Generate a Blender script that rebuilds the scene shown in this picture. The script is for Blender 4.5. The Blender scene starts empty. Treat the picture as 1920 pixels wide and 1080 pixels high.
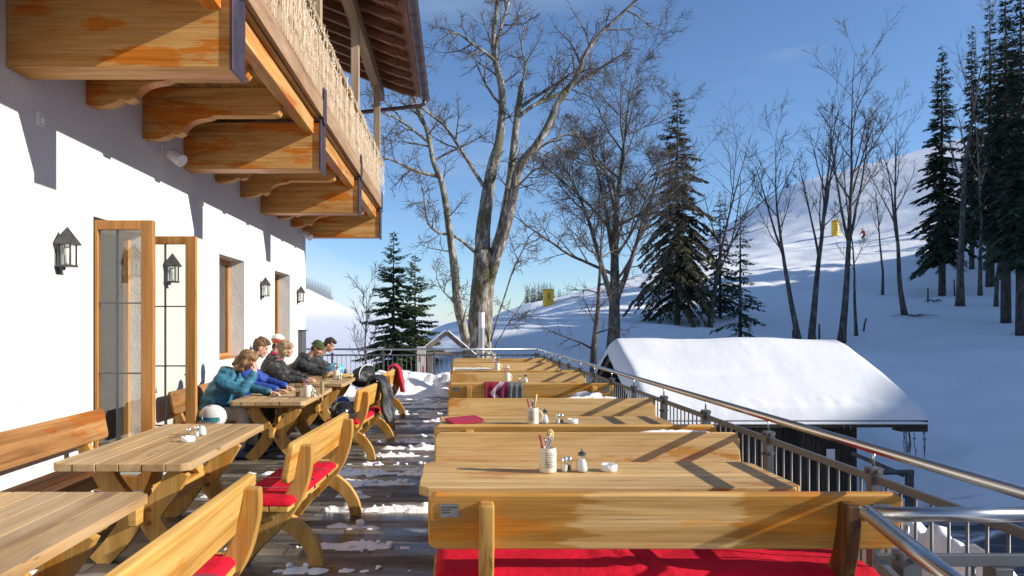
import bpy, bmesh, math, random
import numpy as np
from mathutils import Vector, Matrix, noise as mnoise
R = math.radians
scene = bpy.context.scene
col = scene.collection

# ---------------------------------------------------------------- camera
CX, CY, FPX, EYE = 855.0, 609.0, 1370.0, 1.65
cam_d = bpy.data.cameras.new("camera")
cam_d.sensor_width = 36.0
cam_d.lens = FPX / 1920 * 36
cam_d.shift_x = (960 - CX) / 1920
cam_d.shift_y = (CY - 540) / 1920
cam_d.clip_start = 0.05
cam_d.clip_end = 5000
cam = bpy.data.objects.new("camera", cam_d)
cam.location = (0, 0, EYE)
cam.rotation_euler = (R(90), 0, 0)
col.objects.link(cam)
scene.camera = cam

# ---------------------------------------------------------------- light
SUN = Vector((1.75, -0.40, 0.79)).normalized()
world = bpy.data.worlds.new("World")
scene.world = world
world.use_nodes = True
wn = world.node_tree
wn.nodes.clear()
sky = wn.nodes.new('ShaderNodeTexSky')
sky.sky_type = 'NISHITA'
sky.sun_disc = False
sky.sun_elevation = math.asin(SUN.z)
sky.sun_rotation = math.atan2(SUN.x, SUN.y)
sky.altitude = 1500
sky.air_density = 1.0
sky.dust_density = 0.6
sky.ozone_density = 4.8
bg = wn.nodes.new('ShaderNodeBackground')
bg.inputs['Strength'].default_value = 0.128
wo = wn.nodes.new('ShaderNodeOutputWorld')
# faint high cirrus, by direction
wtc = wn.nodes.new('ShaderNodeTexCoord'); wmp = wn.nodes.new('ShaderNodeMapping'); wmp.inputs['Scale'].default_value = (1.2, 1.2, 6.0); wmp.inputs['Rotation'].default_value = (0.0, R(14), 0.0)
wnz = wn.nodes.new('ShaderNodeTexNoise'); wnz.inputs['Scale'].default_value = 1.6; wnz.inputs['Detail'].default_value = 7.0; wnz.inputs['Roughness'].default_value = 0.55
wrp = wn.nodes.new('ShaderNodeValToRGB'); wrp.color_ramp.elements[0].position = 0.50; wrp.color_ramp.elements[0].color = (0, 0, 0, 1); wrp.color_ramp.elements[1].position = 0.85; wrp.color_ramp.elements[1].color = (0.42, 0.42, 0.42, 1)
wmx = wn.nodes.new('ShaderNodeMix'); wmx.data_type = 'RGBA'; wmx.inputs[7].default_value = (4.2, 4.8, 5.4, 1)
wn.links.new(wtc.outputs['Generated'], wmp.inputs[0]); wn.links.new(wmp.outputs[0], wnz.inputs['Vector']); wn.links.new(wnz.outputs[0], wrp.inputs[0])
wn.links.new(wrp.outputs[0], wmx.inputs[0]); wn.links.new(sky.outputs[0], wmx.inputs[6]); wn.links.new(wmx.outputs[2], bg.inputs['Color'])
wn.links.new(bg.outputs[0], wo.inputs['Surface'])

sl = bpy.data.lights.new("sun", 'SUN')
sl.energy = 5.3
sl.angle = R(0.53)
sl.color = (1.0, 0.935, 0.83)
so = bpy.data.objects.new("sun", sl)
so.rotation_euler = SUN.to_track_quat('Z', 'Y').to_euler()
so.location = (60, -15, 40)
col.objects.link(so)

scene.view_settings.view_transform = 'Standard'
scene.view_settings.look = 'None'
scene.view_settings.exposure = 0.42
scene.view_settings.gamma = 1.0
scene.view_settings.use_curve_mapping = False
scene.render.engine = 'CYCLES'
scene.cycles.volume_bounces = 3
scene.cycles.use_denoising = True
scene.cycles.max_bounces = 10
scene.cycles.transparent_max_bounces = 16

# ---------------------------------------------------------------- helpers
def P(px, py, d):
    """photo pixel at depth d -> world point"""
    return Vector(((px - CX) / FPX * d, d, EYE - (py - CY) / FPX * d))

def empty(name, loc=(0, 0, 0), rz=0.0, parent=None):
    o = bpy.data.objects.new(name, None)
    o.empty_display_size = 0.1
    o.location = loc
    o.rotation_euler = (0, 0, rz)
    col.objects.link(o)
    if parent: o.parent = parent
    return o

def tag(o, label=None, cat=None, group=None, kind=None):
    if label: o["label"] = label
    if cat: o["category"] = cat
    if group: o["group"] = group
    if kind: o["kind"] = kind
    return o

def copy_tree(o, parent=None):
    c = o.copy()
    col.objects.link(c)
    c.parent = parent
    for ch in list(o.children):
        copy_tree(ch, c)
    return c

class MB:
    def __init__(s):
        s.v = []; s.f = []; s.m = []; s.mi = 0
    def add(s, vs, fs):
        b = len(s.v)
        s.v.extend(vs)
        s.f.extend([tuple(b + i for i in f) for f in fs])
        s.m.extend([s.mi] * len(fs))
        return s
    def box(s, a, b, M=None):
        x0, y0, z0 = a; x1, y1, z1 = b
        vs = [Vector(p) for p in ((x0,y0,z0),(x1,y0,z0),(x1,y1,z0),(x0,y1,z0),(x0,y0,z1),(x1,y0,z1),(x1,y1,z1),(x0,y1,z1))]
        if M is not None: vs = [M @ p for p in vs]
        return s.add(vs, [(0,3,2,1),(4,5,6,7),(0,1,5,4),(1,2,6,5),(2,3,7,6),(3,0,4,7)])
    def tube(s, pts, rads, n=8, cap=True, flat=1.0):
        pts = [Vector(p) for p in pts]
        if not hasattr(rads, '__len__'): rads = [rads] * len(pts)
        vs = []; fs = []
        t0 = (pts[1] - pts[0]).normalized()
        ref = Vector((0, 0, 1)) if abs(t0.z) < 0.9 else Vector((1, 0, 0))
        u = t0.cross(ref).normalized()
        N = len(pts)
        for i, p in enumerate(pts):
            if i == 0: t = t0
            elif i == N - 1: t = (pts[i] - pts[i-1])
            else: t = (pts[i+1] - pts[i-1])
            if t.length < 1e-9: t = t0
            t = t.normalized()
            u = u - t * u.dot(t)
            if u.length < 1e-6: u = t.orthogonal()
            u = u.normalized()
            w = t.cross(u)
            for k in range(n):
                a = 2 * math.pi * k / n
                vs.append(p + (u * math.cos(a) + w * math.sin(a) * flat) * rads[i])
        for i in range(N - 1):
            for k in range(n):
                k2 = (k + 1) % n
                fs.append((i*n+k, i*n+k2, (i+1)*n+k2, (i+1)*n+k))
        if cap:
            fs.append(tuple(range(n - 1, -1, -1)))
            fs.append(tuple((N-1)*n + k for k in range(n)))
        return s.add(vs, fs)
    def prism(s, poly, f):
        """poly: list of 2d points (a,b); f(a,b,side) -> Vector for side 0/1"""
        n = len(poly)
        vs = [f(a, b, 0) for a, b in poly] + [f(a, b, 1) for a, b in poly]
        fs = [tuple(range(n - 1, -1, -1)), tuple(range(n, 2 * n))]
        for i in range(n):
            j = (i + 1) % n
            fs.append((i, j, n + j, n + i))
        return s.add(vs, fs)
    def lathe(s, prof, n=20, c=(0, 0, 0), sx=1.0, sy=1.0):
        c = Vector(c); vs = []; fs = []
        for r, z in prof:
            for k in range(n):
                a = 2 * math.pi * k / n
                vs.append(c + Vector((r * sx * math.cos(a), r * sy * math.sin(a), z)))
        for i in range(len(prof) - 1):
            for k in range(n):
                k2 = (k + 1) % n
                fs.append((i*n+k, i*n+k2, (i+1)*n+k2, (i+1)*n+k))
        fs.append(tuple(range(n - 1, -1, -1)))
        fs.append(tuple((len(prof)-1)*n + k for k in range(n)))
        return s.add(vs, fs)
    def ball(s, c, r, n=16, m=10, M=None):
        c = Vector(c)
        if not hasattr(r, '__len__'): r = (r, r, r)
        vs = []; fs = []
        for i in range(1, m):
            th = math.pi * i / m
            for k in range(n):
                a = 2 * math.pi * k / n
                q = Vector((r[0]*math.sin(th)*math.cos(a), r[1]*math.sin(th)*math.sin(a), r[2]*math.cos(th)))
                vs.append(c + (M @ q if M is not None else q))
        q = Vector((0, 0, r[2])); vs.append(c + (M @ q if M is not None else q))
        q = Vector((0, 0, -r[2])); vs.append(c + (M @ q if M is not None else q))
        T, B = len(vs) - 2, len(vs) - 1
        for i in range(m - 2):
            for k in range(n):
                k2 = (k + 1) % n
                fs.append((i*n+k, (i+1)*n+k, (i+1)*n+k2, i*n+k2))
        for k in range(n):
            k2 = (k + 1) % n
            fs.append((T, k, k2)); fs.append((B, (m-2)*n+k2, (m-2)*n+k))
        return s.add(vs, fs)
    def build(s, name, mat, parent=None, smooth=False, bevel=0.0, loc=None, segs=2):
        me = bpy.data.meshes.new(name)
        me.from_pydata([tuple(p) for p in s.v], [], s.f)
        mats = mat if isinstance(mat, (list, tuple)) else [mat]
        for q in mats: me.materials.append(q)
        if len(mats) > 1:
            me.polygons.foreach_set('material_index', s.m)
        if smooth:
            me.polygons.foreach_set('use_smooth', [True] * len(me.polygons))
        me.validate(); me.update()
        o = bpy.data.objects.new(name, me)
        col.objects.link(o)
        if parent: o.parent = parent
        if loc is not None: o.location = loc
        if bevel > 0:
            b = o.modifiers.new('edge', 'BEVEL')
            b.width = bevel; b.segments = segs; b.limit_method = 'ANGLE'; b.angle_limit = R(40)
            b.use_clamp_overlap = True
            me.polygons.foreach_set('use_smooth', [True] * len(me.polygons))
            w = o.modifiers.new('wn', 'WEIGHTED_NORMAL'); w.keep_sharp = False
        return o

def smooth_by_angle(o, ang=40):
    o.data.polygons.foreach_set('use_smooth', [True] * len(o.data.polygons))
    try:
        o.data.set_sharp_from_angle(angle=R(ang))
    except Exception:
        pass
    return o

def strip(center, widths, n=10):
    """outline polygon of a curved strip through 2d control points"""
    c = [Vector((a, b)) for a, b in center]
    pts = []; ws = []
    def cr(p0, p1, p2, p3, t):
        return 0.5 * ((2*p1) + (p2-p0)*t + (2*p0-5*p1+4*p2-p3)*t*t + (3*p1-p0-3*p2+p3)*t*t*t)
    for i in range(len(c) - 1):
        p0 = c[max(i-1, 0)]; p1 = c[i]; p2 = c[i+1]; p3 = c[min(i+2, len(c)-1)]
        m = max(2, n // 2)
        for k in range(m):
            t = k / m
            pts.append(cr(p0, p1, p2, p3, t)); ws.append(widths[i] * (1-t) + widths[i+1] * t)
    pts.append(c[-1]); ws.append(widths[-1])
    L = []; Rr = []
    for i, p in enumerate(pts):
        t = pts[min(i+1, len(pts)-1)] - pts[max(i-1, 0)]
        t.normalize()
        nrm = Vector((-t.y, t.x))
        L.append(tuple(p + nrm * ws[i] / 2)); Rr.append(tuple(p - nrm * ws[i] / 2))
    return L + Rr[::-1]

# ---------------------------------------------------------------- materials
def newmat(name):
    m = bpy.data.materials.new(name)
    m.use_nodes = True
    nt = m.node_tree
    b = nt.nodes.get('Principled BSDF')
    return m, nt, b

def N(nt, t, **kw):
    n = nt.nodes.new(t)
    for k, v in kw.items():
        if k in n.inputs: n.inputs[k].default_value = v
        else: setattr(n, k, v)
    return n

def ramp(nt, fac, stops):
    r = nt.nodes.new('ShaderNodeValToRGB')
    el = r.color_ramp.elements
    while len(el) < len(stops): el.new(0.5)
    for e, (p, c) in zip(el, stops):
        e.position = p
        e.color = (c, c, c, 1) if not hasattr(c, '__len__') else (*c, 1)
    nt.links.new(fac, r.inputs[0])
    return r.outputs[0]

def mix(nt, fac, a, b, mode='MIX'):
    m = nt.nodes.new('ShaderNodeMix')
    m.data_type = 'RGBA'; m.blend_type = mode
    for s, v in ((m.inputs[0], fac), (m.inputs[6], a), (m.inputs[7], b)):
        if isinstance(v, bpy.types.NodeSocket): nt.links.new(v, s)
        elif hasattr(v, '__len__'): s.default_value = (*v, 1)
        else: s.default_value = v
    return m.outputs[2]

def simple(name, c, rough=0.6, metal=0.0, var=0.0, scale=8, bump=0.0, bscale=60, spec=None):
    m, nt, b = newmat(name)
    b.inputs['Base Color'].default_value = (*c, 1)
    b.inputs['Roughness'].default_value = rough
    b.inputs['Metallic'].default_value = metal
    if spec is not None: b.inputs['Specular IOR Level'].default_value = spec
    tc = N(nt, 'ShaderNodeTexCoord')
    if var > 0:
        n = N(nt, 'ShaderNodeTexNoise', Scale=scale, Detail=5.0)
        nt.links.new(tc.outputs['Object'], n.inputs['Vector'])
        c2 = ramp(nt, n.outputs[0], [(0.3, tuple(x * (1 - var) for x in c)), (0.7, tuple(min(1, x * (1 + var)) for x in c))])
        nt.links.new(c2, b.inputs['Base Color'])
    if bump > 0:
        n2 = N(nt, 'ShaderNodeTexNoise', Scale=bscale, Detail=4.0)
        nt.links.new(tc.outputs['Object'], n2.inputs['Vector'])
        bp = N(nt, 'ShaderNodeBump', Strength=bump, Distance=0.02)
        nt.links.new(n2.outputs[0], bp.inputs['Height'])
        nt.links.new(bp.outputs[0], b.inputs['Normal'])
    return m

def wood(name, dark, mid, light, axis=0, wet=None, wet_amt=0.5, knots=True, grain=1.0, rough=0.55, grey=None, knot_c=(0.10, 0.035, 0.012)):
    m, nt, b = newmat(name)
    L = nt.links.new
    tc = N(nt, 'ShaderNodeTexCoord'); oi = N(nt, 'ShaderNodeObjectInfo')
    sc = N(nt, 'ShaderNodeVectorMath', operation='SCALE'); sc.inputs[0].default_value = (37.0, 23.0, 51.0)
    L(oi.outputs['Random'], sc.inputs['Scale'])
    ad = N(nt, 'ShaderNodeVectorMath', operation='ADD')
    L(sc.outputs[0], ad.inputs[1])
    ge = N(nt, 'ShaderNodeNewGeometry')
    s2 = N(nt, 'ShaderNodeVectorMath', operation='SCALE'); s2.inputs[0].default_value = (5.0, 9.0, 7.0); L(ge.outputs['Random Per Island'], s2.inputs['Scale'])
    a2 = N(nt, 'ShaderNodeVectorMath', operation='ADD'); L(tc.outputs['Object'], a2.inputs[0]); L(s2.outputs[0], a2.inputs[1])
    L(a2.outputs[0], ad.inputs[0])
    def mapped(al, ac):
        mp = N(nt, 'ShaderNodeMapping')
        s = [ac, ac, ac]; s[axis] = al
        mp.inputs['Scale'].default_value = s
        L(ad.outputs[0], mp.inputs['Vector'])
        return mp.outputs[0]
    n1 = N(nt, 'ShaderNodeTexNoise', Scale=1.0, Detail=6.0, Roughness=0.6, Distortion=0.8)
    L(mapped(0.7 * grain, 11 * grain), n1.inputs['Vector'])
    c = ramp(nt, n1.outputs[0], [(0.28, dark), (0.48, mid), (0.72, light)])
    n2 = N(nt, 'ShaderNodeTexNoise', Scale=1.0, Detail=3.0)
    L(mapped(2.0, 95), n2.inputs['Vector'])
    c = mix(nt, 1.0, c, ramp(nt, n2.outputs[0], [(0.3, 0.80), (0.65, 1.06)]), 'MULTIPLY')
    n3 = N(nt, 'ShaderNodeTexNoise', Scale=1.0, Detail=3.0)
    L(mapped(0.55, 2.2), n3.inputs['Vector'])
    c = mix(nt, 1.0, c, ramp(nt, n3.outputs[0], [(0.3, 0.82), (0.7, 1.12)]), 'MULTIPLY')
    c = mix(nt, 1.0, c, ramp(nt, ge.outputs['Random Per Island'], [(0.0, (0.86, 0.84, 0.80)), (0.5, (1.0, 1.0, 1.0)), (1.0, (1.08, 1.05, 1.0))]), 'MULTIPLY')
    c = mix(nt, 1.0, c, ramp(nt, oi.outputs['Random'], [(0.0, (0.90, 0.88, 0.86)), (0.5, (1.0, 1.0, 1.02)), (1.0, (1.05, 1.06, 1.12))]), 'MULTIPLY')
    if grey:
        n5 = N(nt, 'ShaderNodeTexNoise', Scale=1.0, Detail=5.0)
        L(mapped(1.2, 7), n5.inputs['Vector'])
        c = mix(nt, ramp(nt, n5.outputs[0], [(0.48, 0.0), (0.66, 0.75)]), c, grey)
    n6 = N(nt, 'ShaderNodeTexNoise', Scale=1.0, Detail=4.0, Roughness=0.6)
    L(mapped(0.9, 26), n6.inputs['Vector'])
    c = mix(nt, ramp(nt, n6.outputs[0], [(0.62, 0.0), (0.72, 0.55)]), c, tuple(v * 0.42 for v in dark))
    rgh = None
    if wet:
        n4 = N(nt, 'ShaderNodeTexNoise', Scale=1.0, Detail=5.0, Roughness=0.65)
        L(mapped(1.1, 4.0), n4.inputs['Vector'])
        wf = ramp(nt, n4.outputs[0], [(0.62 - 0.2 * wet_amt, 0.0), (0.66 - 0.2 * wet_amt, 1.0)])
        c = mix(nt, wf, c, mix(nt, 1.0, c, wet, 'MULTIPLY'))
        rgh = ramp(nt, wf, [(0, rough), (1, 0.35)])
    if knots:
        vo = N(nt, 'ShaderNodeTexVoronoi', Scale=1.0, Randomness=1.0)
        L(mapped(1.5, 4.2), vo.inputs['Vector'])
        kf = ramp(nt, vo.outputs['Distance'], [(0.045, 0.85), (0.065, 0.45), (0.12, 0.0)])
        # only some cells carry a knot
        sep = N(nt, 'ShaderNodeSeparateColor'); L(vo.outputs['Color'], sep.inputs[0])
        mu = N(nt, 'ShaderNodeMath', operation='GREATER_THAN'); mu.inputs[1].default_value = 0.62
        L(sep.outputs[0], mu.inputs[0])
        mm = N(nt, 'ShaderNodeMath', operation='MULTIPLY'); L(mu.outputs[0], mm.inputs[0])
        L(kf, mm.inputs[1])
        c = mix(nt, mm.outputs[0], c, knot_c)
    L(c, b.inputs['Base Color'])
    b.inputs['Roughness'].default_value = rough
    if rgh is not None: L(rgh, b.inputs['Roughness'])
    b.inputs['Specular IOR Level'].default_value = 0.3
    bp = N(nt, 'ShaderNodeBump', Strength=0.25, Distance=0.004)
    L(n2.outputs[0], bp.inputs['Height']); L(bp.outputs[0], b.inputs['Normal'])
    return m

HON = ((0.35, 0.175, 0.034), (0.53, 0.30, 0.075), (0.63, 0.395, 0.13))
PAL = ((0.43, 0.255, 0.085), (0.57, 0.365, 0.14), (0.67, 0.475, 0.225))
GRY = ((0.27, 0.155, 0.060), (0.44, 0.28, 0.125), (0.55, 0.385, 0.20))
BEA = ((0.33, 0.135, 0.030), (0.55, 0.275, 0.075), (0.68, 0.41, 0.155))
M = {}
for ax, nm in ((0, 'x'), (1, 'y'), (2, 'z')):
    M['honey_' + nm] = wood('honey pine ' + nm, *HON, axis=ax, wet=(1.12, 0.86, 0.5), wet_amt=0.35)
    M['pale_' + nm] = wood('pale pine ' + nm, *PAL, axis=ax, wet=(0.85, 0.62, 0.35), wet_amt=0.25)
    M['weather_' + nm] = wood('weathered pine ' + nm, *GRY, axis=ax, wet=(0.55, 0.42, 0.33), wet_amt=0.12, grey=(0.40, 0.285, 0.165))
    M['beam_' + nm] = wood('larch beam ' + nm, *BEA, axis=ax, wet=(1.0, 0.60, 0.24), wet_amt=0.48, knot_c=(0.12, 0.04, 0.015))
M['brown_x'] = wood('brown bench wood', (0.16, 0.07, 0.02), (0.28, 0.13, 0.042), (0.38, 0.21, 0.08), axis=0, wet=(1.1, 0.75, 0.4), wet_amt=0.4)
M['wet_z'] = wood('dark wet post', (0.03, 0.014, 0.006), (0.11, 0.045, 0.014), (0.30, 0.14, 0.045), axis=2, rough=0.4)
M['deck'] = wood('balcony deck boards', (0.22, 0.10, 0.03), (0.38, 0.20, 0.065), (0.48, 0.29, 0.12), axis=1)
M['silver_z'] = wood('silvered timber', (0.26, 0.17, 0.10), (0.42, 0.30, 0.19), (0.54, 0.42, 0.30), axis=2)
M['silver_y'] = wood('silvered timber long', (0.22, 0.12, 0.06), (0.34, 0.21, 0.11), (0.45, 0.31, 0.19), axis=1)
M['roof_x'] = wood('red brown rafter', (0.14, 0.055, 0.022), (0.24, 0.10, 0.045), (0.34, 0.17, 0.09), axis=0)
M['roof_y'] = wood('red brown roof boards', (0.11, 0.045, 0.02), (0.19, 0.08, 0.037), (0.27, 0.13, 0.07), axis=1)
M['frame_z'] = wood('varnished window wood', (0.30, 0.13, 0.03), (0.43, 0.20, 0.055), (0.52, 0.27, 0.085), axis=2, knots=False, rough=0.35)
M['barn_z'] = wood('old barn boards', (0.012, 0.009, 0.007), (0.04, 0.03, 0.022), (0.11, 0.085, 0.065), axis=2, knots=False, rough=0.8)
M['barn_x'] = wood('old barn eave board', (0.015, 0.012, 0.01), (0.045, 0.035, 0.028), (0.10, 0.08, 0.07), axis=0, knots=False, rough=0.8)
M['grey_z'] = wood('grey shrine wood', (0.12, 0.09, 0.07), (0.22, 0.17, 0.14), (0.32, 0.26, 0.22), axis=2, knots=False)
M['steel'] = simple('brushed steel tube', (0.50, 0.49, 0.48), 0.27, 1.0)
M['grey_paint'] = simple('grey painted steel', (0.10, 0.104, 0.11), 0.45, 0.2, var=0.12, scale=6)
M['dark_cap'] = simple('dark copper cap', (0.085, 0.06, 0.075), 0.45, 0.6, var=0.3, scale=9)
M['gutter'] = simple('weathered copper gutter', (0.13, 0.085, 0.085), 0.42, 0.7, var=0.25, scale=5)
M['black_iron'] = simple('grey iron sheet', (0.075, 0.075, 0.078), 0.5, 0.5, var=0.3, scale=14)
M['lead'] = simple('lead glazing bar', (0.10, 0.10, 0.105), 0.4, 0.6)
M['white_plastic'] = simple('white plastic', (0.74, 0.74, 0.72), 0.4)
M['ceramic'] = simple('cream stoneware', (0.70, 0.645, 0.53), 0.3, var=0.07, scale=20)
M['white_ceramic'] = simple('white porcelain', (0.80, 0.80, 0.79), 0.2)
M['red_fabric'] = simple('red canvas', (0.53, 0.008, 0.026), 0.85, var=0.22, scale=4, bump=0.35, bscale=26, spec=0.12)
M['dark_red'] = simple('dark red leather', (0.28, 0.02, 0.05), 0.45, var=0.2)
M['ink'] = simple('black ink', (0.05, 0.05, 0.055), 0.6)
M['chrome'] = simple('chromed metal', (0.70, 0.70, 0.71), 0.16, 1.0)
M['black_plastic'] = simple('black plastic', (0.02, 0.02, 0.022), 0.4)
M['yellow_pad'] = simple('yellow vinyl pad', (0.80, 0.47, 0.02), 0.5, var=0.08, scale=2)
M['salt'] = simple('salt filling', (0.72, 0.71, 0.69), 0.6)
M['cream_string'] = simple('cream light string', (0.62, 0.53, 0.39), 0.5)
M['plate'] = simple('engraved metal plate', (0.36, 0.36, 0.33), 0.4, 0.75, var=0.2, scale=30)

def plaster():
    m, nt, b = newmat('white plaster')
    tc = N(nt, 'ShaderNodeTexCoord')
    n = N(nt, 'ShaderNodeTexNoise', Scale=1.3, Detail=6.0)
    nt.links.new(tc.outputs['Object'], n.inputs['Vector'])
    c = ramp(nt, n.outputs[0], [(0.3, (0.63, 0.615, 0.575)), (0.7, (0.695, 0.68, 0.64))])
    sp = N(nt, 'ShaderNodeSeparateXYZ'); nt.links.new(tc.outputs['Object'], sp.inputs[0])
    ns = N(nt, 'ShaderNodeTexNoise', Scale=5.0, Detail=6.0); nt.links.new(tc.outputs['Object'], ns.inputs['Vector'])
    sm = N(nt, 'ShaderNodeMath', operation='MULTIPLY_ADD'); sm.inputs[1].default_value = 0.9; nt.links.new(ns.outputs[0], sm.inputs[0]); nt.links.new(sp.outputs[2], sm.inputs[2])
    c = mix(nt, ramp(nt, sm.outputs[0], [(0.45, 0.55), (0.95, 0.0)]), c, (0.42, 0.38, 0.33))
    nt.links.new(c, b.inputs['Base Color'])
    b.inputs['Roughness'].default_value = 0.9
    n2 = N(nt, 'ShaderNodeTexNoise', Scale=38.0, Detail=5.0)
    nt.links.new(tc.outputs['Object'], n2.inputs['Vector'])
    n3 = N(nt, 'ShaderNodeTexNoise', Scale=4.0, Detail=3.0)
    nt.links.new(tc.outputs['Object'], n3.inputs['Vector'])
    mm = N(nt, 'ShaderNodeMath', operation='MULTIPLY_ADD'); mm.inputs[1].default_value = 2.5
    nt.links.new(n3.outputs[0], mm.inputs[0]); nt.links.new(n2.outputs[0], mm.inputs[2])
    bp = N(nt, 'ShaderNodeBump', Strength=0.6, Distance=0.009)
    nt.links.new(mm.outputs[0], bp.inputs['Height']); nt.links.new(bp.outputs[0], b.inputs['Normal'])
    return m
M['plaster'] = plaster()

def snow_mat(name, base=(0.86, 0.865, 0.875), bump=0.5, scales=(2.0, 14.0), dist=0.08, dirty=None):
    m, nt, b = newmat(name)
    tc = N(nt, 'ShaderNodeTexCoord')
    b.inputs['Base Color'].default_value = (*base, 1)
    b.inputs['Roughness'].default_value = 0.75
    b.inputs['Specular IOR Level'].default_value = 0.15
    n1 = N(nt, 'ShaderNodeTexNoise', Scale=scales[0], Detail=6.0)
    n2 = N(nt, 'ShaderNodeTexNoise', Scale=scales[1], Detail=5.0)
    for q in (n1, n2): nt.links.new(tc.outputs['Object'], q.inputs['Vector'])
    mm = N(nt, 'ShaderNodeMath', operation='MULTIPLY_ADD'); mm.inputs[1].default_value = 0.35
    nt.links.new(n2.outputs[0], mm.inputs[0]); nt.links.new(n1.outputs[0], mm.inputs[2])
    bp = N(nt, 'ShaderNodeBump', Strength=bump, Distance=dist)
    nt.links.new(mm.outputs[0], bp.inputs['Height']); nt.links.new(bp.outputs[0], b.inputs['Normal'])
    return m, nt, b, tc
M['snow'] = snow_mat('packed snow')[0]
M['roof_snow'] = snow_mat('smooth roof snow', base=(0.76, 0.765, 0.775), bump=0.14, scales=(1.4, 9.0), dist=0.1)[0]

def ground_mat():
    m, nt, b, tc = snow_mat('hill snow', bump=0.28, scales=(0.4, 3.0), dist=0.3)
    L = nt.links.new
    # trampled, dirty yard and track below the terrace
    sep = N(nt, 'ShaderNodeSeparateXYZ'); L(tc.outputs['Object'], sep.inputs[0])
    def bell(sock, c, w):
        a = N(nt, 'ShaderNodeMath', operation='SUBTRACT'); a.inputs[1].default_value = c; L(sock, a.inputs[0])
        d = N(nt, 'ShaderNodeMath', operation='DIVIDE'); d.inputs[1].default_value = w; L(a.outputs[0], d.inputs[0])
        p = N(nt, 'ShaderNodeMath', operation='MULTIPLY'); L(d.outputs[0], p.inputs[0]); L(d.outputs[0], p.inputs[1])
        return p.outputs[0]
    s = N(nt, 'ShaderNodeMath', operation='ADD'); L(bell(sep.outputs[0], 14.0, 7.5), s.inputs[0]); L(bell(sep.outputs[1], 15.0, 4.6), s.inputs[1])
    n = N(nt, 'ShaderNodeTexNoise', Scale=0.9, Detail=7.0, Roughness=0.65, Distortion=0.6)
    mp = N(nt, 'ShaderNodeMapping'); mp.inputs['Scale'].default_value = (0.5, 1.6, 1); L(tc.outputs['Object'], mp.inputs[0]); L(mp.outputs[0], n.inputs['Vector'])
    k = N(nt, 'ShaderNodeMath', operation='MULTIPLY_ADD'); k.inputs[1].default_value = -2.4; k.inputs[2].default_value = 1.55
    L(n.outputs[0], k.inputs[0])
    t = N(nt, 'ShaderNodeMath', operation='ADD'); L(s.outputs[0], t.inputs[0]); L(k.outputs[0], t.inputs[1])
    f = ramp(nt, t.outputs[0], [(0.55, 1.0), (1.0, 0.0)])
    c = mix(nt, f, (0.88, 0.88, 0.885), (0.10, 0.10, 0.11))
    # grass and earth showing through on the steep bank far right
    L(c, b.inputs['Base Color'])
    return m
M['ground'] = ground_mat()

def glass_mat(name, tint=(0.95, 0.97, 0.97), refl=0.12):
    m, nt, b = newmat(name)
    out = [n for n in nt.nodes if n.type == 'OUTPUT_MATERIAL'][0]
    tr = N(nt, 'ShaderNodeBsdfTransparent'); tr.inputs[0].default_value = (*tint, 1)
    gl = N(nt, 'ShaderNodeBsdfGlossy'); gl.inputs['Roughness'].default_value = 0.02
    fr = N(nt, 'ShaderNodeLayerWeight', Blend=0.5)
    pw = N(nt, 'ShaderNodeMath', operation='POWER'); pw.inputs[1].default_value = 4.0
    nt.links.new(fr.outputs['Facing'], pw.inputs[0])
    ad = N(nt, 'ShaderNodeMath', operation='MULTIPLY_ADD'); ad.inputs[1].default_value = 0.6; ad.inputs[2].default_value = refl
    nt.links.new(pw.outputs[0], ad.inputs[0])
    mx = N(nt, 'ShaderNodeMixShader')
    nt.links.new(ad.outputs[0], mx.inputs[0]); nt.links.new(tr.outputs[0], mx.inputs[1]); nt.links.new(gl.outputs[0], mx.inputs[2])
    nt.links.new(mx.outputs[0], out.inputs['Surface'])
    return m
M['pane'] = glass_mat('window glass', (0.93, 0.96, 0.95), 0.10)
M['dark_pane'] = glass_mat('dark window glass', (0.75, 0.78, 0.78), 0.22)
M['drink_glass'] = glass_mat('drinking glass', (0.90, 0.92, 0.92), 0.06)
M['cola'] = simple('dark drink', (0.10, 0.03, 0.01), 0.1)
M['beer'] = simple('wheat beer', (0.72, 0.56, 0.30), 0.2)
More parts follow.
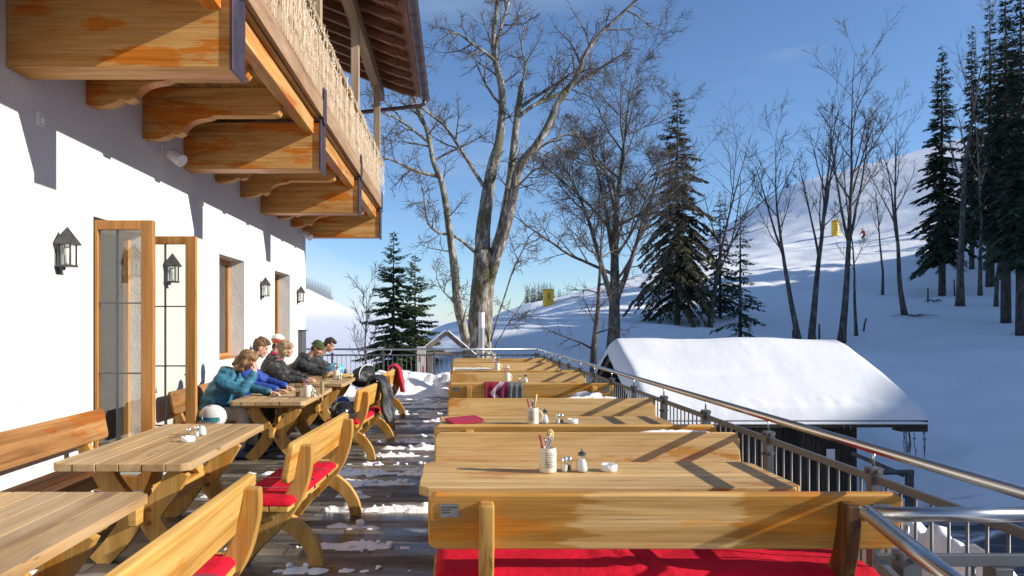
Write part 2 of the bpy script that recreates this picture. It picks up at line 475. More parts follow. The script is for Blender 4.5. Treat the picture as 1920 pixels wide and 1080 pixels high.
# ================================================================ ground
CTRL = [  # (x, y, z)
 (-60,-60,-2),(0,-60,-2),(60,-60,12),(-30,0,-2.5),(-12,10,-2.2),(-5,-20,-1.5),(0,0,-2.4),(0,10,-2.2),(4,8,-3.0),(4,14,-2.9),(10,6,-3.2),(12,12,-3.1),(20,8,-2.5),
 (8,19,-2.95),(12,19,-2.9),(5,20,-2.6),(16,20,-2.6),(16,27,-1.2),(22,30,-0.2),(30,40,1.5),(30.5,42,1.8),(36.5,55,4.0),(27.7,45,2.3),(21,40,0.7),
 (12.7,32,0.4),(9,27,-0.9),(5.4,29,0.5),(3.2,28,0.2),(0.8,24,-0.35),(1.5,32,0.75),(-1.5,23,-0.5),(-4,24,-1.2),(6,34,1.0),(15.6,48,2.3),(12,45,1.9),(14,35,0.9),
 (-0.2,40,1.2),(-1.3,50,1.5),(-8,50,-3.5),(-3,32,-1.0),(-9,32,-3.5),(-10,22,-2.6),(-20,60,-12),(-40,100,-25),(-14,90,-10),
 (5,80,2.8),(13.3,105,4.65),(16.5,112,5.0),(12,130,0),(30,70,6.6),(30,105,9.5),(40,140,14.0),(30,160,2),(53.8,104,14.5),(55,98,13.4),(45,80,10.4),(73,160,32),(113,180,43),(148,190,49),
 (60,200,18),(110,240,28),(95,130,33),(80,96,22),(110,110,38),(62,77,13.0),(47,60,6.5),(20,58,4.2),(8,60,2.6),(6,45,1.75),
 (200,300,40),(-100,200,-40),(0,250,-30),(-122,600,31),(-150,640,36),(-200,600,40),(-90,600,15),(-40,600,-10),(-110,800,-20),(50,600,-40),(300,600,0),(300,200,70),(-400,600,30),(-400,0,-20),(-400,200,-30),(300,0,70),(300,-60,60),(0,1400,-60),(-600,1400,0),(600,1400,0),
 (45,30,4.0),(45,45,4.5),(32,22,0.8),(30,5,-0.5),(40,10,3),(40,-15,5),
]
CT = np.array(CTRL, float)
def _kern(d): return np.sqrt(d * d + 1.5)
_d = np.hypot(CT[:, None, 0] - CT[None, :, 0], CT[:, None, 1] - CT[None, :, 1])
_n = len(CT)
_A = np.zeros((_n + 3, _n + 3))
_A[:_n, :_n] = _kern(_d)
_A[:_n, _n] = 1; _A[:_n, _n+1] = CT[:, 0]; _A[:_n, _n+2] = CT[:, 1]
_A[_n, :_n] = 1; _A[_n+1, :_n] = CT[:, 0]; _A[_n+2, :_n] = CT[:, 1]
_w = np.linalg.solve(_A, np.concatenate([CT[:, 2], [0, 0, 0]]))
def sstep(a, b, x):
    t = np.clip((x - a) / (b - a), 0, 1)
    return t * t * (3 - 2 * t)
def ground_z(x, y):
    x = np.asarray(x, float); y = np.asarray(y, float)
    d = np.sqrt((x[..., None] - CT[:, 0])**2 + (y[..., None] - CT[:, 1])**2)
    z = _kern(d) @ _w[:_n] + _w[_n] + _w[_n+1] * x + _w[_n+2] * y
    # wooded shoulder outside the frame, added and shaped to shade the lower slope
    yy = y + 0.228 * (80 - x)
    prof = 30.6 + 6.2 * sstep(7.0, 12.0, yy) - 0.235 * np.clip(yy - 14, 0, 60)
    prof = prof * sstep(-45, -20, yy) * (1 - sstep(60, 76, yy))
    vis = sstep(-3.0, 6.0, x - 0.777 * y - 4)
    rid = prof * np.exp(-((x - 80) / 17.0)**2) * vis
    z = np.where(rid > 1.0, np.maximum(z, rid), z)
    # keep the ground under the terrace and the house
    inside = (sstep(-30, -8, x) * (1 - sstep(1.8, 2.8, x))) * (1 - sstep(17.5, 19.6, y)) * sstep(-30, -6, y)
    z = z * (1 - inside) + np.minimum(z, -1.2) * inside
    return z
def ground_bump(x, y):
    z = 0.0
    if -40 < x < 170 and -5 < y < 220:
        near = min(1.0, max(0.0, (x - 3) / 3)) if y < 22 else 1.0
        z += near * 0.22 * mnoise.noise((x * 0.22, y * 0.22, 3.1)) + near * 0.07 * mnoise.noise((x * 0.8, y * 0.8, 7.7))
        if y > 24 and x > 3: z += 0.06 * mnoise.noise((x * 1.7, y * 1.3, 31)) + 0.05 * (1 - abs(mnoise.noise((x * .9 + y * .4, y * .25, 14)) * 2))
        if 5 < x < 30 and 8 < y < 24:
            z += 0.10 * mnoise.noise((x * 1.1, y * 1.8, 21)) + 0.06 * mnoise.noise((x * 3, y * 4, 5))
        if 9 < x < 30 and 20 < y < 40:
            z += 0.25 * mnoise.noise((x * 0.35, y * 0.5, 1.7))
        if y > 60:      # piste furrows and hummocks
            z += 0.30 * mnoise.noise((x * 0.13, y * 0.2, 11.0)) + 0.14 * mnoise.noise((x * 0.5, y * 0.15, 5.0)) + 0.22 * (1 - abs(mnoise.noise((x * .045 + 3, (y - x * .35) * .33, 2)) * 2.5)) + 0.10 * mnoise.noise((x * .12, (y + x * .2) * .8, 7))
    return z
def gz(x, y):
    return float(ground_z(np.array([x]), np.array([y]))[0]) + ground_bump(x, y)

def hit(px, py):
    d = 22.0
    while d < 400:
        q = P(px, py, d)
        if q.z < gz(q.x, q.y): return d
        d += .5
    return 150.0
def build_ground():
    t = np.linspace(-1, 1, 300)
    xs = 8 + 430 * np.sinh(4.6 * t) / np.sinh(4.6)
    xs = np.concatenate([[-2500, -1200, -700], xs, [700, 1200, 2500]])
    t = np.linspace(-0.55, 1, 300)
    ys = 22 + 680 * np.sinh(4.4 * t) / np.sinh(4.4)
    ys = np.concatenate([[-900, -300], ys, [1000, 1600, 3000]])
    X, Y = np.meshgrid(xs, ys)
    Z = ground_z(X, Y)
    nx, ny = len(xs), len(ys)
    vs = []
    for j in range(ny):
        for i in range(nx):
            x, y, z = X[j, i], Y[j, i], Z[j, i]
            z += ground_bump(x, y)
            vs.append((x, y, z))
    fs = [(j*nx+i, j*nx+i+1, (j+1)*nx+i+1, (j+1)*nx+i) for j in range(ny-1) for i in range(nx-1)]
    me = bpy.data.meshes.new('snowy_ground')
    me.from_pydata(vs, [], fs)
    me.materials.append(M['ground'])
    me.polygons.foreach_set('use_smooth', [True] * len(fs))
    o = bpy.data.objects.new('snowy_ground', me)
    col.objects.link(o)
    tag(o, kind='structure')
build_ground()

# ================================================================ fog bank in the valley
def build_fog():
    nx, ny = 70, 40
    xs = np.linspace(-900, 26, nx); ys = np.linspace(150, 560, ny)
    mb = MB(); vs = []
    for j in range(ny):
        for i in range(nx):
            x, y = xs[i], ys[j]
            e = min(1, (x + 900) / 60, (26 - x) / 30, (y - 150) / 60, (560 - y) / 40)
            z = -70 + 74 * max(0, e)**0.35 + 7 * mnoise.noise((x * 0.012, y * 0.012, 2)) * max(0, e) + 2.5 * mnoise.noise((x * 0.05, y * 0.05, 9)) * max(0, e)
            vs.append((x, y, z))
    fs = [(j*nx+i, j*nx+i+1, (j+1)*nx+i+1, (j+1)*nx+i) for j in range(ny-1) for i in range(nx-1)]
    b = len(vs)
    vs += [(x, y, -75) for (x, y, z) in vs]
    fs2 = [(f[3]+b, f[2]+b, f[1]+b, f[0]+b) for f in fs]
    side = []
    for i in range(nx-1):
        side.append((i, i+b, i+1+b, i+1)); q = (ny-1)*nx
        side.append((q+i+1, q+i+1+b, q+i+b, q+i))
    for j in range(ny-1):
        p, q = j*nx, (j+1)*nx
        side.append((q, q+b, p+b, p)); side.append((p+nx-1, p+nx-1+b, q+nx-1+b, q+nx-1))
    mb.add([Vector(v) for v in vs], fs + fs2 + side)
    m = bpy.data.materials.new('valley fog'); m.use_nodes = True
    nt = m.node_tree; nt.nodes.clear()
    out = nt.nodes.new('ShaderNodeOutputMaterial'); pv = nt.nodes.new('ShaderNodeVolumePrincipled')
    pv.inputs['Color'].default_value = (0.74, 0.765, 0.83, 1)
    pv.inputs['Density'].default_value = 0.009
    pv.inputs['Anisotropy'].default_value = 0.0
    nt.links.new(pv.outputs[0], out.inputs['Volume'])
    o = mb.build('fog_bank', m)
    tag(o, kind='stuff')
    # thin mist above the fog, thickest in its middle
    mb = MB(); nx, ny = 40, 30; vs = []
    xs = np.linspace(-900, 30, nx); ys = np.linspace(230, 585, ny)
    for j in range(ny):
        for i in range(nx):
            x, y = xs[i], ys[j]
            k = max(0, 1 - abs((y - 410) / 176)**1.5) * min(1, (30 - x) / 160, (x + 900) / 100)
            vs.append(Vector((x, y, -20 + 95 * max(0, k)**.8 + 10 * k * mnoise.noise((x * .01, y * .012, 4)))))
    fs = [(j*nx+i, j*nx+i+1, (j+1)*nx+i+1, (j+1)*nx+i) for j in range(ny-1) for i in range(nx-1)]
    b = len(vs); vs += [Vector((q.x, q.y, -22)) for q in vs[:b]]
    sd = []
    for i in range(nx-1):
        sd.append((i, i+b, i+1+b, i+1)); q = (ny-1)*nx; sd.append((q+i+1, q+i+1+b, q+i+b, q+i))
    for j in range(ny-1):
        p, q = j*nx, (j+1)*nx; sd.append((q, q+b, p+b, p)); sd.append((p+nx-1, p+nx-1+b, q+nx-1+b, q+nx-1))
    mb.add(vs, fs + [tuple(reversed([k + b for k in f])) for f in fs] + sd)
    m2 = m.copy(); m2.name = 'thin mist'
    for nd in m2.node_tree.nodes:
        if nd.type == 'PRINCIPLED_VOLUME': nd.inputs['Density'].default_value = 0.0022
    tag(mb.build('mist', m2), kind='stuff')
build_fog()

# ================================================================ terrace
def floor_mat():
    m, nt, b = newmat('wet stone slabs')
    L = nt.links.new
    tc = N(nt, 'ShaderNodeTexCoord')
    br = N(nt, 'ShaderNodeTexBrick', offset=0.43, squash=1.0)
    br.inputs['Scale'].default_value = 1.0
    br.inputs['Mortar Size'].default_value = 0.008
    br.inputs['Mortar Smooth'].default_value = 0.3
    br.inputs['Brick Width'].default_value = 0.62
    br.inputs['Row Height'].default_value = 0.18
    br.inputs['Color1'].default_value = (0.0, 0.0, 0.0, 1)
    br.inputs['Color2'].default_value = (1, 1, 1, 1)
    br.inputs['Mortar'].default_value = (0.4, 0.4, 0.4, 1)
    L(tc.outputs['Object'], br.inputs['Vector'])
    c = ramp(nt, br.outputs['Color'], [(0.0, (0.050, 0.040, 0.031)), (0.5, (0.105, 0.084, 0.062)), (1.0, (0.165, 0.138, 0.105))])
    n = N(nt, 'ShaderNodeTexNoise', Scale=3.0, Detail=6.0); L(tc.outputs['Object'], n.inputs['Vector'])
    c = mix(nt, 1.0, c, ramp(nt, n.outputs[0], [(0.3, 0.6), (0.7, 1.3)]), 'MULTIPLY')
    c = mix(nt, br.outputs['Fac'], c, (0.03, 0.028, 0.026))
    # trodden slush film left in rows
    mp3 = N(nt, 'ShaderNodeMapping'); mp3.inputs['Scale'].default_value = (0.9, 4.5, 1); L(tc.outputs['Object'], mp3.inputs[0])
    n5 = N(nt, 'ShaderNodeTexNoise', Scale=1.6, Detail=8.0, Roughness=0.62); L(mp3.outputs[0], n5.inputs['Vector'])
    c = mix(nt, ramp(nt, n5.outputs[0], [(0.52, 0.0), (0.64, 0.42), (0.75, 0.75)]), c, (0.42, 0.41, 0.40))
    L(c, b.inputs['Base Color'])
    n2 = N(nt, 'ShaderNodeTexNoise', Scale=1.4, Detail=5.0); 
    mp = N(nt, 'ShaderNodeMapping'); mp.inputs['Scale'].default_value = (0.6, 2.2, 1); L(tc.outputs['Object'], mp.inputs[0]); L(mp.outputs[0], n2.inputs['Vector'])
    L(ramp(nt, n2.outputs[0], [(0.40, 0.22), (0.60, 0.62)]), b.inputs['Roughness'])
    n4 = N(nt, 'ShaderNodeTexNoise', Scale=24.0, Detail=5.0); L(tc.outputs['Object'], n4.inputs['Vector'])
    iv = N(nt, 'ShaderNodeMath', operation='MULTIPLY_ADD'); iv.inputs[1].default_value = -0.8
    L(br.outputs['Fac'], iv.inputs[0]); L(n4.outputs[0], iv.inputs[2])
    bp = N(nt, 'ShaderNodeBump', Strength=0.35, Distance=0.006); L(iv.outputs[0], bp.inputs['Height']); L(bp.outputs[0], b.inputs['Normal'])
    return m
M['slabs'] = floor_mat()
M['concrete'] = simple('terrace concrete', (0.30, 0.29, 0.28), 0.85, var=0.2, scale=3)
def build_terrace():
    mb = MB(); mb.mi = 1
    mb.box((-3.50, -4, -3.6), (3.0, 19.1, -0.03)); mb.mi = 0
    mb.add([Vector(p) for p in ((-3.50, -4, 0), (2.28, -4, 0), (2.28, 18.9, 0), (-3.50, 18.9, 0))], [(0, 1, 2, 3)])
    mb.mi = 1
    mb.box((2.28, -4, -0.03), (3.0, 19.1, -0.002)); mb.box((-3.5, 18.9, -0.03), (2.28, 19.1, -0.002))
    o = mb.build('terrace', [M['slabs'], M['concrete']])
    tag(o, kind='structure')
build_terrace()

def height_sheet(name, x0, x1, y0, y1, step, fn, mat, base=0.0):
    """closed-looking snow lying on a surface: only where fn>0"""
    nx = int((x1 - x0) / step) + 1; ny = int((y1 - y0) / step) + 1
    H = {}
    for j in range(ny):
        for i in range(nx):
            H[(i, j)] = fn(x0 + i * step, y0 + j * step)
    vs = []; idx = {}; fs = []
    def vid(i, j):
        if (i, j) not in idx:
            idx[(i, j)] = len(vs)
            x, y = x0 + i * step, y0 + j * step
            h = H[(i, j)]
            vs.append(Vector((x + 0.3 * step * mnoise.noise((x * 9, y * 9, 1)), y + 0.3 * step * mnoise.noise((x * 9, y * 9, 5)), base + max(h, -0.004))))
        return idx[(i, j)]
    for j in range(ny - 1):
        for i in range(nx - 1):
            if max(H[(i, j)], H[(i+1, j)], H[(i+1, j+1)], H[(i, j+1)]) > 0:
                fs.append((vid(i, j), vid(i+1, j), vid(i+1, j+1), vid(i, j+1)))
    mb = MB(); mb.add(vs, fs)
    return mb.build(name, mat, smooth=True)

def terrace_snow(x, y):
    n = mnoise.noise((x * 1.3 + 4, y * 1.1, 0.3)) * 0.5 + mnoise.noise((x * 3.5, y * 5.0, 2.2)) * 0.32 + mnoise.noise((x * 9, y * 12, 6.1)) * 0.22 + mnoise.noise((x * 22, y * 22, 8)) * 0.12
    row = math.cos(2 * math.pi * (y / 0.54 + 0.15 * mnoise.noise((x * 0.7, y * 0.3, 4)))); row = row if row < 0 else row ** 2.2   # left along every second joint
    gate = 0.28 * mnoise.noise((0.3, math.floor(y / 0.54 + 0.5) * 1.7, 3))
    t = 0.42 * row + 0.85 * n + gate - 0.40
    if x > 0.25: t += 0.12
    if x < -1.15: t -= 0.16
    if y > 16.6 : t += (y - 16.6) * 1.2
    # shovelled leftovers beside the second left bench and before the nearest right one
    for bx, by, br, ba in ((-0.72, 4.15, .22, .5), (-0.85, 3.6, .2, .35), (-0.45, 4.45, .3, .35), (-0.2, 3.2, .16, .6), (-0.12, 3.55, .14, .5), (-0.9, 3.25, .35, .3), (-0.75, 5.3, .2, .2), (-2.0, 5.6, .5, .15)):
        t += ba * math.exp(-((x - bx)**2 + (y - by)**2) / (br * br))
    t += 0.07 * mnoise.noise((x * 34, y * 40, 2)) 
    return (min(0.05, 0.055 * math.sqrt(t)) + min(.05, .08 * t) * (0.6 + 0.6 * mnoise.noise((x * 14, y * 14, 3)))) if t > 0 else t * 0.05
o = height_sheet('terrace_snow', -3.3, 2.4, 1.6, 17.0, 0.034, terrace_snow, M['snow'], base=0.003)
tag(o, kind='stuff')

cl = MB(); rcl = random.Random(9); n_ = 0
while n_ < 420:
    x, y = rcl.uniform(-1.5, 0.3), rcl.uniform(2.4, 9.5) if n_ % 3 else rcl.uniform(9, 16)
    if terrace_snow(x, y) < rcl.uniform(-0.012, 0.02): continue
    r = rcl.choice((.006, .009, .013, .018, .028)) * rcl.uniform(.8, 1.3); b0 = len(cl.v)
    cl.ball((0, 0, 0), (r * rcl.uniform(.9, 1.5), r, r * .8), 7, 5)
    for i in range(b0, len(cl.v)):
        q = cl.v[i]; q = q * (1 + .5 * mnoise.noise(q * (1.2 / r) + Vector((n_, 0, 0))))
        cl.v[i] = Vector((x + q.x, y + q.y, max(0.0, terrace_snow(x, y)) + r * .5 + q.z))
    n_ += 1
tag(cl.build('snow_crumbs', M['snow'], smooth=True), kind='stuff')
def lumpy(x, y, s, seed):
    a = mnoise.noise((x * 1.1, y * 1.1, seed)) * 0.5
    b = 1 - abs(mnoise.noise((x * 2.6, y * 2.6, seed + 3)) * 2)
    c = 1 - abs(mnoise.noise((x * 6.5, y * 6.5, seed + 7)) * 2)
    return s * (0.5 * a + 0.45 * b + 0.22 * c)
def end_bank(x, y):
    e = min(1.0, max(0.0, (y - 17.0) / 0.55))
    l = min(1.0, max(0.0, (x + 3.3) / 1.4))
    top = 0.26 + 0.12 * math.exp(-((x + 1.9) / 0.9)**2)
    return (top + lumpy(x, y, 0.34, 1.5)) * (e * (2 - e)) * l * min(1, max(0, (18.45 - y) / .3)) - 0.02
o = height_sheet('snow_bank', -3.4, 1.2, 16.9, 18.5, 0.042, end_bank, M['snow'], base=0.004)
tag(o, 'chest of shovelled lumpy snow piled along the far end of the terrace', 'snow bank')
def side_bank(x, y):
    s = (x - 2.34)
    prof = max(0.0, min(1.0, s / 0.10)) * max(0.0, 1 - max(0, s - 0.10) / 0.55)
    return (0.30 + lumpy(x * .6, y, 0.16, 4.5) + .10 * mnoise.noise((x * 3, y * .8, 2)) + .05 * mnoise.noise((x * 9, y * 7, 4)) + .10 * math.exp(-((y - 4.2) / .9)**2)) * prof + (.16 + .10 * mnoise.noise((x * 4, y * 4, 8)) + .07 * mnoise.noise((x * 10, y * 10, 3))) * math.exp(-((x - 2.60) / .25)**4 - ((y - 3.5) / .8)**4) * min(1, max(0, (x - 2.34) / .1)) * min(1, (y + 1) / .5, (18.9 - y) / .5) - 0.02
o = height_sheet('snow_bank', 2.28, 3.0, -0.4, 19.0, 0.045, side_bank, M['snow'], base=0.0)
tag(o, 'long narrow berm of lumpy snow outside the steel side railing', 'snow bank')

# ================================================================ house
XW = -3.5
chalet = empty('chalet', (XW, 9, 0))
tag(chalet, 'white plastered alpine inn with heavy timber balcony above the terrace', 'building')
chalet.location = (0, 0, 0)
def build_wall():
    mb = MB(); x0, x1 = XW - 0.36, XW
    T = 2.70
    ops = [(7.05, 8.32, 0.0), (10.80, 12.08, 1.12), (14.10, 15.40, 1.12)]
    y = -5.0
    for a, b_, s in ops:
        mb.box((x0, y, -1.2), (x1, a, 8.2))
        mb.box((x0, a, T), (x1, b_, 8.2))
        mb.box((x0, a, -1.2), (x1, b_, s))
        y = b_
    mb.box((x0, y, -1.2), (x1, 17.0, 8.2))
    mb.box((-12, 16.64, -1.2), (x0, 17.0, 8.2))
    mb.build('wall', M['plaster'], chalet)
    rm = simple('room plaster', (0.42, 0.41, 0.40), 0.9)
    mb = MB()
    mb.box((-9.2, 2.0, -0.1), (-9.0, 16.5, 3.1)); mb.box((-9.0, 2.0, 2.95), (x0 - .01, 16.5, 3.1)); mb.box((-9.0, 2.0, -0.1), (x0 - .01, 16.5, 0.0)); mb.box((-9.0, 2.0, 0.0), (x0 - .01, 2.2, 2.95))
    mb.build('interior_wall', rm, chalet)
build_wall()

def window(y0, y1, z0, z1):
    x = XW - 0.24
    w = MB()
    f = 0.075
    w.box((x - .06, y0, z0), (x, y0 + f, z1)); w.box((x - .06, y1 - f, z0), (x, y1, z1))
    w.box((x - .06, y0 + f, z1 - f), (x, y1 - f, z1)); w.box((x - .06, y0 + f, z0), (x, y1 - f, z0 + f))
    ym = (y0 + y1) / 2
    w.box((x - .05, ym - .05, z0 + f), (x + .012, ym + .05, z1 - f))
    win = w.build('window', M['frame_z'], chalet, bevel=0.006)
    p = MB(); p.box((x - .035, y0 + f, z0 + f), (x - .025, ym - .05, z1 - f)); p.box((x - .035, ym + .05, z0 + f), (x - .025, y1 - f, z1 - f))
    p.build('pane', M['dark_pane'], win)
    s = MB(); s.box((x + .003, y0 + .003, z0 - .015), (XW - .02, y1 - .003, z0 + .022))
    s.build('sill', M['frame_z'], win, bevel=0.005)
    # light curtain inside
    c = MB()
    n = 40
    pts = [(x - .16 + 0.03 * math.sin(k * 1.9), y0 + (y1 - y0) * k / n) for k in range(n + 1)]
    vs = [Vector((a, b_, z0 + .05)) for a, b_ in pts] + [Vector((a, b_, z1 - .05)) for a, b_ in pts]
    c.add(vs, [(k, k + 1, n + 2 + k, n + 1 + k) for k in range(n)])
    c.build('curtain', simple('grey curtain', (0.30, 0.29, 0.28), 0.9), win, smooth=True)
window(10.80, 12.08, 1.12, 2.70)
window(14.10, 15.40, 1.12, 2.70)

def door_leaf(y, w, name, vpos, sgn):
    """a leaf standing open, square to the wall"""
    z0, z1 = 0.05, 2.66
    t = 0.065
    ya, yb = (y - t, y) if sgn < 0 else (y, y + t)
    f = MB(); s = 0.085; s2 = 0.118
    f.box((XW + .01, ya, z0), (XW + s * .5, yb, z1)); f.box((XW + w - s2, ya, z0), (XW + w, yb, z1))
    f.box((XW + s * .5, ya, z1 - .09), (XW + w - s2, yb, z1)); f.box((XW + s * .5, ya, z0), (XW + w - s2, yb, z0 + .14))
    lf = f.build('door', M['frame_z'], chalet, bevel=0.006)
    ym = (ya + yb) / 2
    p = MB(); p.box((XW + s * .5, ym - .006, z0 + .14), (XW + w - s2, ym + .006, z1 - .09))
    p.build('pane', M['pane'], lf)
    L = MB()
    gx0, gx1 = XW + s * .5, XW + w - s2
    vx = gx0 + (gx1 - gx0) * vpos
    L.box((vx - .007, ym - .013, z0 + .14), (vx + .007, ym + .013, z1 - .09))
    for zz in (0.50, 1.18, 1.86):
        L.box((gx0, ym - .012, zz - .007), (vx - .007, ym + .012, zz + .007)); L.box((vx + .007, ym - .012, zz - .007), (gx1, ym + .012, zz + .007))
    L.build('glazing_bar', M['lead'], lf)
    h = MB(); hx = XW + w - .06; yy = ya if sgn < 0 else yb; d = -1 if sgn < 0 else 1
    h.tube([(hx, yy, 1.08), (hx, yy + d * .05, 1.08), (hx - .11, yy + d * .055, 1.075)], .009, 8)
    h.box((hx - .018, min(yy, yy + d * .006), 1.0), (hx + .018, max(yy, yy + d * .006), 1.16))
    h.build('handle', M['steel'], lf, smooth=False)
door_leaf(7.05, 0.575, 'near', 0.42, 1)
door_leaf(8.32, 0.535, 'far', 0.36, 1)
# fixed frame of the doorway
mb = MB(); x = XW - .2
mb.box((x - .06, 7.055, 0.0), (x, 7.12, 2.695)); mb.box((x - .06, 8.25, 0.0), (x, 8.315, 2.695)); mb.box((x - .06, 7.12, 2.62), (x, 8.25, 2.695))
mb.build('door_frame', M['frame_z'], chalet, bevel=.005)

# ---------------------------------------------------------------- balcony
balcony = empty('balcony', (0, 0, 0), parent=chalet)
BX = -1.75
mb = MB()
for k in range(12):           # deck boards, along the house
    xa = XW + 0.003 + k * 0.146
    mb.box((xa, -1.5, 4.305), (min(xa + .140, BX - .02), 16.98, 4.35))
mb.build('deck', M['deck'], balcony, bevel=.004)
mb = MB(); mb.box((BX - .018, -1.5, 4.33), (BX + .035, 17.0, 4.56)); mb.build('fascia', M['silver_y'], balcony, bevel=.006)
mb = MB(); mb.box((-1.955, -1.5, 4.10), (-1.825, 16.68, 4.302)); mb.build('edge_beam', M['beam_y'], balcony, bevel=.008)
# main console beams
for y in (1.98, 5.68, 9.38, 13.08, 16.69):
    b_ = MB()
    b_.box((XW + .001, y, 3.652), (BX - .004, y + .295, 4.247))
    bm_ = b_.build('console_beam', M['beam_x'], chalet, bevel=.008)
    c = MB()
    c.box((BX - .003, y - .022, 3.625), (BX + .022, y + .317, 4.262)); c.box((BX - .09, y - .022, 4.262), (BX + .022, y + .317, 4.285))
    c.build('end_cap', M['dark_cap'], bm_, bevel=.003)
# carved corbels between them
def corbel_poly():
    x = XW
    pts = [(x + .001, 4.302), (x + .001, 3.735), (x + .06, 3.722), (x + .16, 3.724), (x + .24, 3.742), (x + .30, 3.768), (x + .325, 3.79), (x + .34, 3.782), (x + .37, 3.768), (x + .41, 3.772), (x + .44, 3.79)]
    for k in range(9):
        a = R(180 - 10.5 * k)
        pts.append((x + .75 + .29 * math.cos(a) , 3.80 + .155 * math.sin(a)))
    pts += [(x + .765, 3.965), (x + .79, 3.985), (x + 1.46, 3.985), (x + 1.51, 4.0), (x + 1.535, 4.04), (x + 1.54, 4.302)]
    return pts
for y in (3.2, 4.45, 6.91, 8.15, 10.61, 11.85, 14.27, 15.48):
    mb = MB()
    mb.prism(corbel_poly(), lambda a, b, s, y=y: Vector((a, y + (0.15 if s else 0.0), b)))
    mb.build('corbel', M['beam_x'], chalet, bevel=.006)
# balustrade
for y in (5.72, 9.45, 13.15, 16.80):
    mb = MB(); mb.box((BX - .145, y, 4.352), (BX - .003, y + .15, 7.149)); o = mb.build('post', M['silver_z'], balcony, bevel=.006)
    mb = MB(); mb.box((BX + .036, y - .02, 4.26), (BX + .05, y + .17, 4.72)); mb.build('post_strap', M['dark_cap'], balcony, bevel=.002)
mb = MB(); mb.box((BX - .07, -1.5, 5.33), (BX + .075, 16.96, 5.40)); mb.build('handrail', M['silver_y'], balcony, bevel=.012)
def board_outline():
    w = .047; L = []
    for z, k in ((4.575, .62), (4.60, .9), (4.64, 1), (4.74, 1), (4.79, .62), (4.83, .55), (4.87, .8), (4.91, 1), (4.95, 1), (4.99, .7), (5.03, .5), (5.07, .7), (5.11, 1), (5.16, 1), (5.21, .6), (5.25, .6), (5.29, 1), (5.328, 1)): L.append((w * k, z))
    return L + [(-a, b) for a, b in L[::-1]]
sp = MB(); sp.prism(board_outline(), lambda a, b, s: Vector((.012 if s else -.012, a, b)))
base = sp.build('fretwork_board', M['silver_z'], balcony, bevel=.003, segs=1)
base.location = (BX + .012, 16.68, 0)
k = 0; y = 16.68 - .108
while k < 98:
    if not any(abs(y - q) < .01 for q in ()):
        c = base.copy(); col.objects.link(c); c.parent = balcony; c.location = (BX + .012, y, 0)
    y -= .108; k += 1
mb = MB()
while y > 2.2:
    mb.prism(board_outline(), lambda a, b, s, y=y: Vector((BX + .012 + (.012 if s else -.012), y + a, b))); y -= .108
o = mb.build('near_fretwork', M['silver_z'], balcony); tag(o, kind='stuff')
# icicle light curtain
rnd = random.Random(5)
mb = MB()
y = 2.6
while y < 17.05:
    if not 0: 
        L = rnd.choice((.35, .5, .62, .74, .82)) * rnd.uniform(.85, 1.1)
        x = BX + rnd.uniform(.04, .11); yy = y; z = 5.40
        pts = []
        n = 9
        for i in range(n):
            pts.append((x + rnd.uniform(-.012, .012), yy + rnd.uniform(-.02, .02), z - L * i / (n - 1)))
        mb.tube(pts, .0032, 3, cap=False)
        for i in range(int(L / .040)):
            t = rnd.random() * (n - 1); a = int(t); q = Vector(pts[a]).lerp(Vector(pts[min(a+1, n-1)]), t - a)
            q += Vector((rnd.uniform(-.012, .02), rnd.uniform(-.025, .025), 0))
            r = rnd.uniform(.005, .009)
            mb.add([q + Vector((0, 0, 1.9*r)), q + Vector((r, 0, 0)), q + Vector((-r*.5, r*.87, 0)), q + Vector((-r*.5, -r*.87, 0)), q - Vector((0, 0, 1.9*r))],
                   [(0, 1, 2), (0, 2, 3), (0, 3, 1), (4, 2, 1), (4, 3, 2), (4, 1, 3)])
    y += rnd.uniform(.06, .13)
mb.tube([(BX + .07, 2.5 + i * .3, 5.405 + .012 * math.sin(i * 2.1)) for i in range(49)], .006, 4)
o = mb.build('icicle_lights', M['cream_string'])
tag(o, 'cream icicle string lights hanging in a dense curtain over the balcony railing', 'string lights')

# ---------------------------------------------------------------- roof
roof = empty('roof', (0, 0, 0), parent=chalet)
mb = MB(); mb.box((-1.955, -2, 7.15), (-1.765, 18.0, 7.44)); mb.build('purlin', M['silver_y'], roof, bevel=.01)
sl_ = 0.40
def rz_(x): return 7.445 + (-1.765 - x) * sl_     # underside of rafters
y = 17.72
while y > 2:
    mb = MB()
    xa, xb = -1.00, -4.2
    poly = [(xb, rz_(xb)), (xa - .26, rz_(xa - .26)), (xa - .24, rz_(xa - .24) + .03), (xa - .06, rz_(xa - .06) + .03), (xa - .02, rz_(xa) + .07), (xa, rz_(xa) + .15), (xb, rz_(xb) + .155)]
    mb.prism(poly, lambda a, b, s, y=y: Vector((a, y + (.11 if s else 0), b)))
    mb.build('rafter', M['roof_x'], roof, bevel=.006)
    y -= 0.63
mb = MB()
xs = [-0.86 - .165 * k for k in range(22)]
for i in range(len(xs) - 1):
    a, b_ = xs[i], xs[i+1] + .004
    mb.prism([(a, rz_(a) + .158), (b_, rz_(b_) + .158), (b_, rz_(b_) + .19), (a, rz_(a) + .19)], lambda p, q, s: Vector((p, 18.05 if s else -2, q)))
mb.build('roof_boards', M['roof_y'], roof)
mb = MB()
mb.prism([(-.84, rz_(-.84) + .195), (-4.6, rz_(-4.6) + .195), (-4.6, rz_(-4.6) + .32), (-.84, rz_(-.84) + .30)], lambda p, q, s: Vector((p, 18.1 if s else -2, q)))
mb.build('roof_covering', simple('roof tile edge', (0.10, 0.07, 0.06), .8, var=.3), roof)
g = MB()
ring = [(math.cos(R(180 + 18 * k)), math.sin(R(180 + 18 * k))) for k in range(11)]
GX, GZ = -0.765, 7.245
